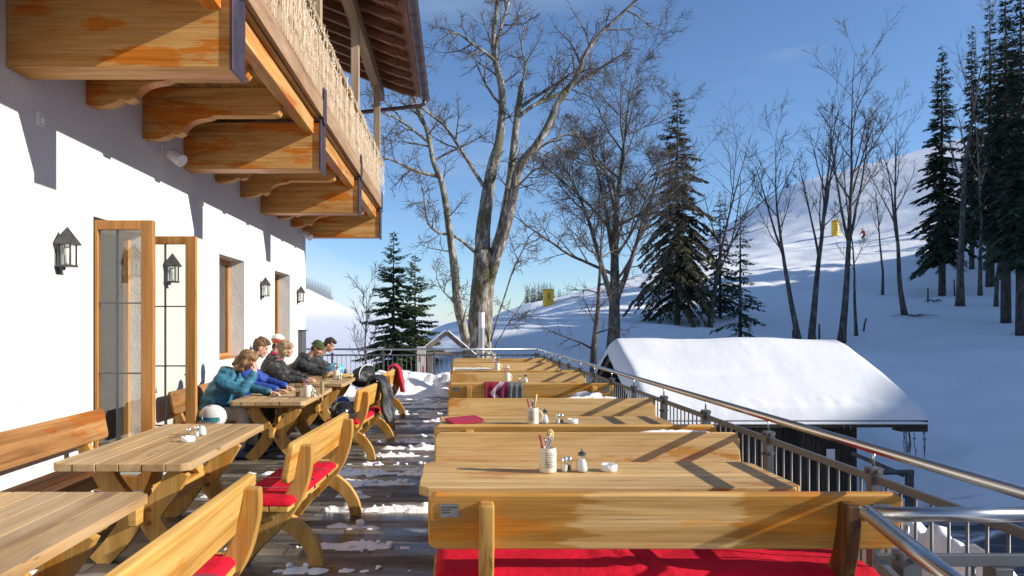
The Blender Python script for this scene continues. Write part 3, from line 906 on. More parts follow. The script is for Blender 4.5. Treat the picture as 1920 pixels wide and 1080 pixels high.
poly = [(GX + .1 * a, GZ + .1 * b_) for a, b_ in ring] + [(GX + .09 * a, GZ + .09 * b_) for a, b_ in ring[::-1]]
g.prism(poly, lambda p, q, s: Vector((p, 18.12 if s else -2, q)))
g.tube([(GX + .1, -2, GZ), (GX + .1, 18.12, GZ)], .011, 8)
g.prism([(GX + .09 * a, GZ + .09 * b_) for a, b_ in ring], lambda p, q, s: Vector((p, 18.115 if s else 18.10, q)))
y = 17.5
while y > 3:
    pl = [(GX + .106 * a, GZ + .106 * b_) for a, b_ in ring] + [(GX + .101 * a, GZ + .101 * b_) for a, b_ in ring[::-1]]
    g.prism(pl, lambda p, q, s, y=y: Vector((p, y + (.025 if s else 0), q)))
    y -= 0.75
g.build('gutter', M['gutter'], roof, smooth=False)
d = MB()
d.tube([(GX, 17.95, GZ - .08), (GX - .02, 17.95, GZ - .17), (GX - .12, 17.95, GZ - .22), (-2.3, 17.8, 6.83), (-3.45, 17.25, 6.6), (-3.66, 17.08, 6.45), (-3.66, 17.08, 1.0)], [.05] * 7, 12)
d.build('downpipe', M['gutter'], roof, smooth=True)

# ---------------------------------------------------------------- things on the wall
def lantern(y, label):
    root = empty('wall_lantern', (XW, y, 2.33)); tag(root, label, 'lantern', 'iron lanterns along the white wall')
    z0 = 0.0
    r = MB()
    c = Vector((.085, 0, 0))
    h = .083
    ap = c + Vector((0, 0, .185))
    vs = [c + Vector((-h, -h, .035)), c + Vector((h, -h, .035)), c + Vector((h, h, .035)), c + Vector((-h, h, .035)), ap]
    vs2 = [p - Vector((0, 0, .012)) for p in vs[:4]]
    r.add(vs + vs2, [(0, 1, 4), (1, 2, 4), (2, 3, 4), (3, 0, 4), (0, 5, 6, 1), (1, 6, 7, 2), (2, 7, 8, 3), (3, 8, 5, 0), (8, 7, 6, 5)])
    r.build('lantern_roof', M['black_iron'], root)
    f = MB(); w = .052
    for sx in (-1, 1):
        for sy in (-1, 1):
            f.box((c.x + sx * w - .006, sy * w - .006, -.155), (c.x + sx * w + .006, sy * w + .006, .024))
    f.box((c.x - w - .012, -w - .012, -.172), (c.x + w + .012, w + .012, -.155))
    f.box((0.0, -.02, -.20), (.06, .02, -.173)); f.box((0, -.035, -.235), (.012, .035, -.02))
    f.build('frame', M['black_iron'], root)
    g = MB(); w2 = .045
    g.box((c.x - w2, -w2, -.154), (c.x + w2, w2, .022))
    g.build('glass', M['pane'], root)
    b_ = MB(); b_.lathe([(.012, -.15), (.018, -.13), (.018, -.09), (.028, -.05), (.028, -.02), (.016, .008), (.002, .012)], 12, c)
    b_.build('bulb', simple('frosted bulb', (.75, .73, .68), .3), root, smooth=True)
lantern(6.42, 'dark iron wall lantern nearest the camera, left of the open glass door')
lantern(8.80, 'dark iron wall lantern just beyond the open door, seen through its glass')
lantern(13.1, 'dark iron wall lantern between the two recessed windows')
lantern(16.1, 'dark iron wall lantern at the far house corner')

def spotlight(y, label):
    root = empty('floodlight', (XW, y, 3.72)); tag(root, label, 'floodlight', 'white floodlights under the balcony')
    a = Vector((.80, -.35, -.55)).normalized()
    b_ = MB(); b_.tube([(0, 0, 0), (.04, 0, .0), (.09, -.02, -.02)], .03, 10); b_.box((0, -.06, -.06), (.03, .06, .06))
    b_.build('bracket', M['white_plastic'], root)
    p = Vector((.10, -.03, -.02))
    b_ = MB(); b_.tube([p, p + a * .03, p + a * .22, p + a * .225], [.05, .07, .075, .066], 16)
    b_.build('lamp_housing', M['white_plastic'], root, smooth=False)
spotlight(8.72, 'white cylindrical floodlight on the wall under the second balcony beam')
spotlight(16.35, 'white cylindrical floodlight at the far house corner under the last beam')
for y, z, lb in ((6.12, 3.37, 'small white sensor box on the shaded wall nearest the camera'), (9.95, 3.31, 'small white sensor box on the wall above the far window')):
    mb = MB(); mb.box((XW, y - .05, z - .06), (XW + .035, y + .05, z + .06)); mb.box((XW + .035, y - .03, z - .04), (XW + .06, y + .03, z + .01))
    o = mb.build('wall_sensor', M['white_plastic'], bevel=.006); tag(o, lb, 'sensor')
sw = empty('wall_switch', (XW, 5.9, 1.08)); tag(sw, 'white double switch plate low on the near white wall', 'switch')
mb = MB(); mb.box((0, -.055, -.06), (.012, .055, .06)); mb.build('cover_plate', M['white_plastic'], sw, bevel=.003)
mb = MB(); mb.box((.013, -.045, -.05), (.018, -.003, .05)); mb.box((.013, .003, -.05), (.018, .045, .05)); mb.build('rocker', M['white_plastic'], sw, bevel=.002)
eb = empty('meter_cabinet', (XW, 16.38, 1.0)); tag(eb, 'narrow grey metal cabinet on the wall by the house corner', 'cabinet')
mb = MB(); mb.box((0, -.2, -.55), (.10, .2, .52)); mb.build('cabinet_body', M['grey_paint'], eb, bevel=.008)
mb = MB(); mb.box((-.0, -.22, .521), (.14, .22, .54)); mb.build('rain_hood', M['black_iron'], eb)
mb = MB(); mb.box((.10, -.16, -.02), (.115, -.14, .06)); mb.build('latch', M['black_iron'], eb)

# ================================================================ railings
def rail_post(parent, x, y, H=.885):
    mb = MB(); mb.box((x - .024, y - .026, -.02), (x + .024, y + .026, H + .03)); mb.box((x - .031, y - .031, H - .03), (x + .031, y + .031, H + .05))
    for dz in (.03, -.1):
        mb.tube([(x - .045, y, H + dz), (x + .045, y, H + dz)], .011, 8); mb.tube([(x, y - .05, H + dz), (x, y + .045, H + dz)], .011, 8)
    o = mb.build('post', M['grey_paint'], parent, bevel=.003)
    p = MB(); p.tube([(x, y, H + .055), (x, y, 1.015)], .0075, 8); p.build('handrail_pin', M['steel'], o, smooth=True)
_bal = MB(); _bal.tube([(0, 0, .08), (0, 0, .868)], .0068, 8)
bal_mesh = _bal.build('baluster', M['grey_paint'], None, smooth=True)
bal_used = [False]
def baluster(parent, x, y):
    if not bal_used[0]:
        bal_used[0] = True; o = bal_mesh
    else:
        o = bal_mesh.copy(); col.objects.link(o)
    o.parent = parent; o.location = (x, y, 0)
def rail_panel(root, a, b, n, ends=(0, 0), ext=0):
    a = Vector((*a, 0)); b = Vector((*b, 0)); t = (b - a).normalized()
    nrm = Vector((-t.y, t.x, 0))
    mb = MB()
    Mx = Matrix((( t.x, nrm.x, 0, a.x), (t.y, nrm.y, 0, a.y), (0, 0, 1, 0), (0, 0, 0, 1)))
    L = (b - a).length
    mb.box((0.031, -.011, .858), (L - .031, .011, .898), Mx); mb.build('top_rail', M['grey_paint'], root, bevel=.003)
    mb = MB(); mb.box((.031, -.011, .065), (L - .031, .011, .095), Mx); mb.build('bottom_rail', M['grey_paint'], root, bevel=.003)
    for k in range(1, n):
        q = a + t * L * k / n
        baluster(root, q.x, q.y)
XR, HZ = 2.10, 1.027
rl = empty('side_railing', (XR, 2.75, 0)); rl.location = (0, 0, 0)
tag(rl, 'long terrace railing with steel handrail and grey balusters along the right edge', 'railing', 'terrace railings')
py = [2.44 + 1.2355 * k for k in range(14)]
py[-1] = 18.6
for i, y in enumerate(py):
    rail_post(rl, XR, y)
    if i: 
        if i < 9: rail_panel(rl, (XR, py[i-1]), (XR, y), 11)
        else:
            rail_panel(rl, (XR, py[i-1]), (XR, y), 1)
mb = MB()
for i in range(9, 14):
    for k in range(1, 11):
        y = py[i-1] + (py[i] - py[i-1]) * k / 11
        mb.tube([(XR, y, .08), (XR, y, .868)], .0068, 5)
o = mb.build('far_baluster', M['grey_paint'], rl); tag(o, kind='stuff')
mb = MB(); mb.tube([(XR, 2.40, HZ), (XR, 18.6, HZ)], .0245, 20); mb.build('handrail', M['steel'], rl, smooth=True)
rl2 = empty('end_railing', (0, 0, 0)); tag(rl2, 'far end railing of the terrace with pale steel handrail before the maple', 'railing', 'terrace railings')
ex = [2.03, .75, -.55, -1.85, -3.15, -4.45]
for i, x in enumerate(ex):
    rail_post(rl2, x, 18.6)
    if i: rail_panel(rl2, (ex[i-1], 18.6), (x, 18.6), 11)
mb = MB(); mb.tube([(XR - .03, 18.6, HZ), (-4.5, 18.6, HZ)], .0245, 16); mb.build('handrail', M['steel'], rl2, smooth=True)
rl3 = empty('stair_head_railing', (0, 0, 0)); tag(rl3, 'nearest steel railing with a bright corner at the bottom right', 'railing', 'terrace railings')
c0 = Vector((1.365, 2.40)); c1 = Vector((1.14, 1.49)); c2 = Vector((XR - .045, 2.40))
mb = MB(); mb.tube([(c0.x - .024, c0.y, HZ), (c2.x - .01, c2.y, HZ)], .0245, 20); 
mb.tube([(c0.x, c0.y + .024, HZ), (c1.x, c1.y, HZ)], .0245, 20)
mb.ball((c0.x, c0.y, HZ), .0246, 16, 10)
mb.build('handrail', M['steel'], rl3, smooth=True)
rail_post(rl3, c0.x + .06, c0.y - .09)
rail_panel(rl3, (c0.x - .02, c0.y), (c2.x, c2.y), 6)
rail_panel(rl3, (c0.x, c0.y - .03), (c1.x, c1.y), 8)
rail_post(rl3, c1.x, c1.y)
mb = MB(); mb.box((1.75, 2.37, -.02), (1.81, 2.43, .857)); mb.build('post', M['grey_paint'], rl3, bevel=.003)

# steel stair rail down in the yard beside the barn
st = empty('yard_stair_rail', (0, 0, 0)); tag(st, 'dark metal stair rail standing in shade beside the barn', 'railing')
mb = MB()
pts = [P(1598, 850, 17.2), P(1694, 891, 16.2)]
mb.tube(pts, .05, 8); mb.tube([P(1640, 886, 16.2), P(1712, 885, 16.2)], .055, 8)
mb.build('rail', M['black_iron'], st)
for px in (1645, 1705):
    mb = MB(); q = P(px, 885, 16.2); mb.box((q.x - .07, q.y - .06, gz(q.x, q.y) - .3), (q.x + .07, q.y + .06, q.z)); mb.build('post', M['black_iron'], st, bevel=.01)
mb = MB(); mb.tube([P(1640, 930, 16.2), P(1705, 930, 16.2)], .045, 8); mb.build('lower_rail', M['black_iron'], st)

# ================================================================ barn
barn = empty('barn', (0, 0, 0)); tag(barn, 'small dark wooden barn with a thick smooth snow roof below the terrace', 'barn')
EYb, RYb, FYb = 18.3, 22.3, 26.3; BL, BR = 4.80, 11.8
EZ, RZ = -0.80, 0.78
mb = MB()
yw = 19.25; xl, xr = 5.55, 10.55
k = 0; x = xl; rb = random.Random(3)
while x < xr:
    w = rb.uniform(.13, .24); dd = rb.uniform(0, .035)
    mb.box((x, yw - dd, -3.4), (min(x + w - .008, xr), yw + .06, -.72)); x += w
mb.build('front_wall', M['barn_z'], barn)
mb = MB()
def gab(x0, x1):
    mb.prism([(yw + .06, -3.4), (FYb - .9, -3.4), (FYb - .9, -.55), (RYb, RZ - .12), (yw + .06, -.5)], lambda a, b, s: Vector((x1 if s else x0, a, b)))
gab(xl, xl + .08); gab(xr - .08, xr)
mb.box((xl + .08, FYb - 1.0, -3.4), (xr - .08, FYb - .9, -.7))
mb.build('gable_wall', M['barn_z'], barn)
mb = MB()
mb.prism([(EYb, EZ), (RYb, RZ), (FYb, EZ), (FYb, EZ + .07), (RYb, RZ + .08), (EYb, EZ + .07)], lambda a, b, s: Vector((BR if s else BL, a, b)))
for x in np.arange(BL + .3, BR, .9):
    mb.prism([(EYb + .06, EZ - .10), (RYb - .1, RZ - .14), (RYb - .1, RZ - .04), (EYb + .06, EZ + .005)], lambda a, b, s, x=x: Vector((x + (.1 if s else 0), a, b)))
mb.box((BL, EYb - .03, EZ - .12), (BR, EYb - .001, EZ + .06))
mb.box((BR - .7, EYb - .06, EZ - .22), (BR - .02, EYb + .3, EZ - .121))
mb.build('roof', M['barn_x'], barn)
mb = MB()     # pale bargeboards on the near gable
for s in (0, 1):
    a, b_ = (EYb, RYb) if s == 0 else (FYb, RYb)
    mb.prism([(a, EZ - .12), (b_, RZ - .10), (b_, RZ + .10), (a, EZ + .08)], lambda p, q, t: Vector((BL - .05 if t else BL - .012, p, q)))
mb.build('bargeboard', M['grey_z'], barn)
def roof_snow():
    nu, nv = 90, 80
    vs = []
    for j in range(nv + 1):
        v = -1.012 + 2.024 * j / nv
        for i in range(nu + 1):
            u = -0.015 + 1.03 * i / nu
            vv = min(1.0, abs(v))
            x = BL - .08 + (BR - BL + .09) * u
            y = RYb + v * (RYb - EYb)
            rz0 = RZ + .085 - (RZ - EZ) * abs(v)
            e = max(0.0, min(1.0, (u + .015) / .05, (1.015 - u) / .06)); e = (1 - (1 - e)**2.4)
            g = max(0.0, min(1.0, (1.012 - abs(v)) / .06)); g = (1 - (1 - g)**2.6) * (.66 + .34 * min(1, (1.012 - abs(v)) / .45))
            th = (.44 + .06 * mnoise.noise((x * .4, y * .5, 4)) + .018 * mnoise.noise((x * 1.3, y * .6, 9)) + .006 * mnoise.noise((x * 5, y * 4, 3))) * e * g
            soft = .07 * math.exp(-(v / .07)**2)
            th -= soft
            bump = -.05 * math.exp(-((x - 7.7) / 1.0)**2 - ((y - 19.9) / .16)**2)
            if abs(v) > .9: th += .025 * mnoise.noise((x * 4, y * 3, 2)) * e
            vs.append(Vector((x + .02 * mnoise.noise((y * 2, 1, 1)) , y, rz0 + (max(th + bump, .0) if 0 < i < nu and 0 < j < nv else -.10))))
    fs = [(j*(nu+1)+i, j*(nu+1)+i+1, (j+1)*(nu+1)+i+1, (j+1)*(nu+1)+i) for j in range(nv) for i in range(nu)]
    m = MB(); m.add(vs, fs)
    m.build('roof_snow', M['roof_snow'], barn, smooth=True)
roof_snow()
mb = MB(); q = P(1557, 856, 19.19); mb.box((q.x - .11, q.y - .02, q.z - .26), (q.x + .11, q.y, q.z + .2)); mb.build('notice_board', M['white_plastic'], barn)
# icicles of the eave and withered tendrils at its corner
ic = MB(); ri = random.Random(8)
for k in range(34):
    x = ri.uniform(BL + .4, BR - .2); l = ri.choice((.05, .08, .12, .2)); ic = MB(); ic.tube([(x, EYb - .035, EZ - .02), (x + .004, EYb - .035, EZ - .02 - l)], [.012, .002], 5); ic.build('icicle', M['drink_glass'], barn)

cr = MB()
for k in range(9):
    q = P(1700 + ri.uniform(-8, 38), 800, EYb - .05); z = q.z; x = q.x; pts = []
    for i in range(7):
        pts.append((x, q.y + ri.uniform(-.02, .02), z)); z -= ri.uniform(.08, .16); x += ri.uniform(-.03, .03)
    cr.tube(pts, .009, 4)
    for i in range(8):
        a = Vector(ri.choice(pts)); cr.tube([a, a + Vector((ri.uniform(-.08, .08), 0, ri.uniform(-.05, .02)))], .008, 3)
o = cr.build('dry_creeper', simple('dry stem', (.05, .035, .03), .9)); tag(o, 'withered creeper strands hanging from the right corner of the barn eave', 'creeper')

# ================================================================ shrine, lamp, pads beyond the terrace
sh = empty('wooden_gable_frame', (0, 0, 0)); tag(sh, 'small grey wooden gabled frame standing behind the end railing', 'wooden shelter')
D = 22.4
ap = P(837, 624, D)
for ex_, ey_, nm in ((757, 668, 0), (893, 672, 1)):
    e = P(ex_ if nm == 0 else ex_, ey_, D)
    if nm == 0: e = P(790, 662, D)
    dirv = (e - ap).normalized(); up = Vector((-dirv.z, 0, dirv.x)); up = up if up.z > 0 else -up
    mb = MB()
    pts = [ap + up * .06, e + up * .06, e - up * .06, ap - up * .06]
    mb.prism([(p.x, p.z) for p in pts], lambda a, b, s: Vector((a, D - .07 - .002 * nm if s else D + .45 + .002 * nm, b)))
    mb.build('rafter', M['grey_z'], sh)
    mb = MB()
    pts = [ap + up * .075, e + up * .075 + dirv * .1, e + up * .10 + dirv * .1, ap + up * .10]
    mb.prism([(p.x, p.z) for p in pts], lambda a, b, s: Vector((a, D - .15 if s else D + .55, b)))
    mb.build('roof_board', M['snow'], sh)
q = P(838, 663, D); mb = MB(); mb.box((P(790, 0, D).x, D - .05, q.z - .06), (P(888, 0, D).x, D + .06, q.z + .05)); mb.build('tie_beam', M['grey_z'], sh, bevel=.01)
for px in (806, 872):
    q = P(px, 668, D); mb = MB(); mb.box((q.x - .09, D - .04, -1.2), (q.x + .09, D + .14, q.z)); mb.build('post', M['grey_z'], sh, bevel=.01)
nb = empty('notice_post', (0, 0, 0)); tag(nb, 'pale post with faded red and white notices beside the gabled frame', 'sign post')
q = P(790, 690, 21.9); mb = MB(); mb.box((q.x - .13, 21.86, -.9), (q.x + .13, 21.93, 1.0)); mb.build('panel', simple('pale board', (.60, .54, .50), .7, var=.15), nb, bevel=.006)
mb = MB()
for (dx, z, w, h) in ((-.04, .62, .05, .16), (.06, .3, .05, .22), (-.07, .1, .04, .18)):
    mb.box((q.x + dx - w / 2, 21.855, z - h / 2), (q.x + dx + w / 2, 21.86, z + h / 2))
mb.build('red_mark', simple('faded red paint', (.45, .10, .08), .7), nb)

bl = empty('bollard_lamp', tuple(P(903, 0, 18.85).xy) + (0,)); tag(bl, 'slim grey bollard light with white head in front of the maple trunk', 'bollard light')
mb = MB(); mb.lathe([(.10, 0), (.10, .012), (.08, .013), (.08, 1.56), (.078, 1.56)], 20); mb.build('shaft', simple('satin aluminium', (.42, .42, .43), .4, .6), bl, smooth=True)
smooth_by_angle(bl.children[0], 40)
mb = MB(); mb.lathe([(.076, 1.562), (.078, 1.57), (.078, 1.955), (.072, 1.97)], 20); o = mb.build('diffuser', M['white_plastic'], bl); smooth_by_angle(o)

def pad(px, py, d, r, h, label):
    d = hit(px, py); q = P(px, py, d); z = gz(q.x, q.y); r *= d / 105; h *= d / 105
    root = empty('crash_pad', (q.x, q.y, z)); tag(root, label, 'crash pad', 'yellow pads on the piste')
    mb = MB(); mb.lathe([(r * .97, -.3), (r, -.25), (r, h - .06), (r * .95, h)], 20); smooth_by_angle(mb.build('mattress', M['yellow_pad'], root), 40)
    mb = MB()
    for z in (h * .12, h * .88): mb.lathe([(r + .004, z), (r + .02, z + .01), (r + .02, z + .06), (r + .004, z + .07)], 20)
    mb.build('strap', simple('dark yellow strap', (.55, .30, .01), .6), root)
    mb = MB()
    for i in range(5):
        mb.box((-.12 - .02 * (i % 2), -r - .02, h * .25 + i * h * .1), (.12, -r + .05, h * .25 + i * h * .1 + h * .05))
    mb.build('marking', simple('dark print', (.12, .07, .02), .6), root)
pad(1028, 571, 105, .78, 2.0, 'squat yellow crash pad on the crest left of the bare trees')
pad(1566, 441, 104, .50, 2.1, 'slim yellow crash pad between the two skiers')
# ================================================================ benches and tables
def make_bench(W, pal, label=None, group=None, plaque=False, post_in=.27):
    """sitter looks along -y; board at +y; origin on the floor"""
    root = empty('bench'); tag(root, label, 'bench', group)
    tilt = Matrix.Translation((0, .185, .735)) @ Matrix.Rotation(R(-11), 4, 'X')
    mb = MB()
    h, t = .138, .024
    n = 28; ring = []
    rr = .045
    # rounded board outline
    out = []
    for cx, cz, a0 in ((W/2 - rr, h - rr, 0), (-W/2 + rr, h - rr, 90), (-W/2 + rr, -h + rr, 180), (W/2 - rr, -h + rr, 270)):
        for k in range(5):
            a = R(a0 + 22.5 * k); out.append((cx + rr * math.cos(a), cz + rr * math.sin(a)))
    mb.prism(out, lambda a, b, s: tilt @ Vector((a, t if s else -t, b)))
    back = mb.build('backrest', M[pal + '_x'], root, bevel=.012, segs=3)
    if plaque:
        for sx in (-1, 1):
            p = MB(); x = sx * (W/2 - .10)
            p.box((x - .046, t + .0005, .062 - .035), (x + .046, t + .004, .062 + .034), tilt)
            pq = p.build('plaque', M['plate'], back)
            p = MB()
            for i, (w_, o_) in enumerate(((.076, 0), (.044, .016), (.044, .016))):
                p.box((x + o_ - w_/2, t + .004, .075 - i * .013), (x + o_ + w_/2, t + .0048, .080 - i * .013), tilt)
            p.build('engraved_lines', M['ink'], pq)
            p = MB()
            for dx in (-.04, .04):
                for dz in (-.029, .029):
                    p.ball(tilt @ Vector((x + dx, t + .005, .062 + dz)), .0035, 8, 5)
            p.build('screw', M['chrome'], pq)
    Pst = strip([(.262, .835), (.250, .69), (.185, .49), (.055, .31), (-.10, .15), (-.215, .0)], [.085, .105, .12, .125, .115, .115], 14)
    Qst = strip([(.335, .0), (.305, .125), (.215, .245), (.085, .325), (-.08, .375), (-.185, .408)], [.10, .105, .115, .12, .10, .05], 12)
    for sx in (-1, 1):
        x = sx * (W/2 - post_in)
        mb = MB(); mb.prism(Pst, lambda a, b, s: Vector((x + (.034 if s else -.034), a, b)))
        o = mb.build('upright', M[pal + '_z'], root, bevel=.014, segs=3)
        for (yy, zz) in ((.262 + .012, .78), (.262 + .006, .70), (.255, .62)):
            bt = MB(); bt.ball((x, yy + .02, zz), .010, 8, 6); bt.build('bolt', M['chrome'], o)
        for (yy, zz) in ((.03, .33), (.01, .25)):
            bt = MB(); bt.tube([(x - .044, yy, zz), (x + .044, yy, zz)], .011, 8); bt.build('bolt', M['chrome'], o)
        mb = MB(); mb.prism(Qst, lambda a, b, s: Vector((x + (.029 if s else -.029), a, b)))
        mb.build('leg', M[pal + '_z'], root, bevel=.008)
    mb = MB()
    for k, (ya, yb) in enumerate(((-.215, -.085), (-.078, .052), (.059, .185))):
        mb.box((-W/2 + .02, ya, .412), (W/2 - .02, yb, .452))
    mb.build('seat', M[pal + '_x'], root, bevel=.006)
    mb = MB(); mb.box((-W/2 + post_in + .034, -.03, .25), (W/2 - post_in - .034, .02, .36)); mb.build('stretcher', M[pal + '_x'], root, bevel=.006)
    return root

def make_table(L, Wd, pal, np_, label=None, group=None, over=.42):
    root = empty('table'); tag(root, label, 'table', group)
    mb = MB(); w = Wd / np_
    ch = .05
    for k in range(np_):
        ya = -Wd/2 + k * w + (.002 if k else 0); yb = -Wd/2 + (k + 1) * w - (.002 if k < np_ - 1 else 0)
        jl = random.Random(k * 7 + int(L * 100)); e0, e1 = jl.uniform(0, .006), jl.uniform(0, .006)
        poly = [(-L/2 + e0 + (ch if k == 0 else 0), ya), (L/2 - e1 - (ch if k == 0 else 0), ya)]
        if k == 0: poly += [(L/2 - e1, ya + ch), (L/2 - e1, yb), (-L/2 + e0, yb), (-L/2 + e0, ya + ch)]
        elif k == np_ - 1: poly = [(-L/2 + e0, ya), (L/2 - e1, ya), (L/2 - e1, yb - ch), (L/2 - e1 - ch, yb), (-L/2 + e0 + ch, yb), (-L/2 + e0, yb - ch)]
        else: poly += [(L/2 - e1, yb), (-L/2 + e0, yb)]
        mb.prism(poly, lambda a, b, s: Vector((a, b, .75 if s else .697)))
    mb.build('tabletop', M[pal + '_x'], root, bevel=.006)
    for sx in (-1, 1):
        x = sx * (L/2 - over)
        mb = MB(); mb.prism([(-Wd/2 + .05, .696), (Wd/2 - .05, .696), (Wd/2 - .09, .64), (-Wd/2 + .09, .64)], lambda a, b, s: Vector((x + (.045 if s else -.045), a, b)))
        mb.build('batten', M['honey_y'], root, bevel=.006)
        for sy in (-1, 1):
            st_ = strip([(sy * .27, .64), (sy * .185, .50), (sy * .077, .36), (sy * .075, .28), (sy * .17, .14), (sy * .30, .0)], [.14, .14, .15, .15, .14, .13], 12)
            mb = MB(); mb.prism(st_, lambda a, b, s: Vector((x + (.036 if s else -.036) + .001 * sy, a, b)))
            lg = mb.build('leg', M['honey_z'], root, bevel=.008)
            for zz in (.28, .37):
                bt = MB(); bt.tube([(x - .043, sy * .06, zz), (x + .043, sy * .06, zz)], .018, 10); bt.build('bolt_cover', M['brown_x'], lg, smooth=False)
    mb = MB(); mb.box((-L/2 + over - .16, -.03, .29), (L/2 - over + .16, .03, .40)); mb.build('stretcher', M['honey_x'], root, bevel=.006)
    for sx in (-1, 1):
        x = sx * (L/2 - over)
        mb = MB(); st_ = strip([(x - sx * .05, .40), (x - sx * .22, .52), (x - sx * .30, .66)], [.09, .10, .10], 8)
        mb.prism(st_, lambda a, b, s: Vector((a, .026 if s else -.026, b)))
        mb.build('brace', M['honey_z'], root, bevel=.006)
    return root

def place(o, x, y, rz=0, label=None, z=0):
    o.location = (x, y, z); o.rotation_euler = (0, 0, R(rz))
    if label: o['label'] = label
    return o

# ---- right hand rows: benches across the terrace
gB = 'pine benches in rows across the right side'
XC = .955
bA = make_bench(2.2, 'honey', None, gB, True)
place(bA, XC + .015, 3.605, 180, 'nearest pine bench seen from behind, plaques and dry pale patch on its backrest')
def patch_mat():
    m = M['honey_x'].copy(); m.name = 'honey pine with dry patch'
    nt = m.node_tree; L = nt.links.new
    b = [n for n in nt.nodes if n.type == 'BSDF_PRINCIPLED'][0]
    src = b.inputs['Base Color'].links[0].from_socket
    tc = N(nt, 'ShaderNodeTexCoord'); sp = N(nt, 'ShaderNodeSeparateXYZ'); L(tc.outputs['Object'], sp.inputs[0])
    mp = N(nt, 'ShaderNodeMapping'); mp.inputs['Scale'].default_value = (1.5, 8, 17); L(tc.outputs['Object'], mp.inputs[0])
    n = N(nt, 'ShaderNodeTexNoise', Scale=1.0, Detail=6.0, Roughness=.6); L(mp.outputs[0], n.inputs['Vector'])
    ad = N(nt, 'ShaderNodeMath', operation='ADD'); ad.inputs[1].default_value = -.02; L(sp.outputs[0], ad.inputs[0])
    ab = N(nt, 'ShaderNodeMath', operation='ABSOLUTE'); L(ad.outputs[0], ab.inputs[0])
    ma = N(nt, 'ShaderNodeMath', operation='MULTIPLY_ADD'); ma.inputs[1].default_value = .75; L(n.outputs[0], ma.inputs[0]); L(ab.outputs[0], ma.inputs[2])
    f = ramp(nt, ma.outputs[0], [(.712, 1.0), (.752, 0.0)])
    dry = mix(nt, 1.0, src, (1.24, 1.37, 2.05), 'MULTIPLY')
    wet = mix(nt, 1.0, src, (.92, .80, .62), 'MULTIPLY')
    L(mix(nt, f, wet, dry), b.inputs['Base Color'])
    return m
bB = make_bench(2.2, 'pale', None, gB)
rowsA = [(.93, 5.52, 'bench back seen as a thin ochre strip just behind the nearest pale bench'),
         (1.0, 9.57, 'pine bench seen from behind with a crimson patterned blanket hung over its backrest'),
         (1.0, 12.3, 'pine bench hidden behind the row with the grey blanketed table'),
         (1.0, 15.2, 'pine bench at the row next to last before the end railing, seen from behind')]
rowsB = [(.945, 5.29, 'pale pine bench facing the camera behind the nearest table on the right'),
         (1.01, 7.74, 'pale pine bench facing the camera behind the table with the red menu'),
         (1.01, 11.9, 'honey pine bench facing the camera just beyond the crimson blanket'),
         (1.03, 14.8, 'honey pine bench facing the camera, second from the end railing'),
         (1.04, 17.0, 'farthest pine bench on the right, close to the end railing')]
_src = {}
def own_board(root):
    for c in root.children:
        if c.name.startswith('backrest'):
            c.data = c.data.copy(); c.data.materials[0] = patch_mat()
        if c.name.startswith('upright') and c.data.vertices[0].co.x < 0:
            c.data = c.data.copy(); c.data.materials[0] = M['wet_z']; c['label'] = 'dark wet weathered upright'
# board plane sits .185 behind the bench origin
place(bB, rowsB[0][0], rowsB[0][1] - .2, 0, rowsB[0][2])
for x, y, lb in rowsB[1:]:
    place(copy_tree(bB), x, y - .2, 0, lb)
for x, y, lb in rowsA:
    place(copy_tree(bA), x, y + .185 + .2, 180, lb)
tR = make_table(2.14, .76, 'pale', 5, None, 'pine tables in rows across the right side')
place(tR, .86, 4.42, 0, 'nearest pale pine table on the right, with printed mug and rail shadows')
for x, y, lb in ((.92, 6.82, 'second pale pine table on the right, with a red menu lying on it'),
                 (.98, 11.05, 'third pine table on the right, half hidden behind the crimson blanket'),
                 (1.0, 13.95, 'fourth pine table on the right, with a long grey blanket'),
                 (1.02, 16.15, 'farthest pine table on the right, with a white cloth strip')):
    place(copy_tree(tR), x, y, 0, lb)

own_board(bA)
# ---- left hand rows: tables along the house
tL = make_table(1.93, .90, 'weather', 6, None, 'weathered tables along the house', over=.36)
place(tL, -2.185, 5.69, 90, 'weathered plank table with salt shakers and ashtray before the open door')
tn = copy_tree(tL); place(tn, -2.09, 2.98, 90, 'nearest weathered plank table cut off at the bottom left corner')
t2 = copy_tree(tL); place(t2, -2.22, 9.53, 90, 'weathered table where the woman in the teal jacket sits')
t3 = copy_tree(tL); place(t3, -2.17, 12.15, 90.5, 'farther weathered table with the blue helmet and patterned scarf'); 
bL = make_bench(1.75, 'honey', None, 'benches along the left aisle', post_in=.2)
place(bL, -1.285, 3.0, -90.0, 'nearest honey pine aisle bench at the bottom left with red cushion')
for x, y, rz, lb in ((-1.24, 5.68, -93.5, 'second aisle bench with a wide red cushion, before the weathered table with salt shakers'),
                     (-1.30, 9.60, -95, 'third aisle bench, loaded with black helmet and ski jackets'),
                     (-1.32, 12.45, -93, 'farthest aisle bench with a red jacket over its end')):
    o = copy_tree(bL); place(o, x, y, rz, lb)
bW = make_bench(2.15, 'brown' if False else 'honey', None, 'benches against the house wall', post_in=.3)
for c in bW.children:
    if c.type == 'MESH' and (c.name.startswith('backrest') or c.name.startswith('seat')):
        c.data.materials[0] = M['brown_x']
place(bW, -3.10, 5.75, 90, 'brown wooden bench against the white wall left of the open door')
for x, y, lb in ((-3.12, 9.55, 'wall bench under the woman in teal, just beyond the open door'), (-3.12, 11.9, 'wall bench behind the black jacketed people between the two windows'), (-3.12, 14.2, 'farthest wall bench below the second window')):
    place(copy_tree(bW), x, y, 90, lb)

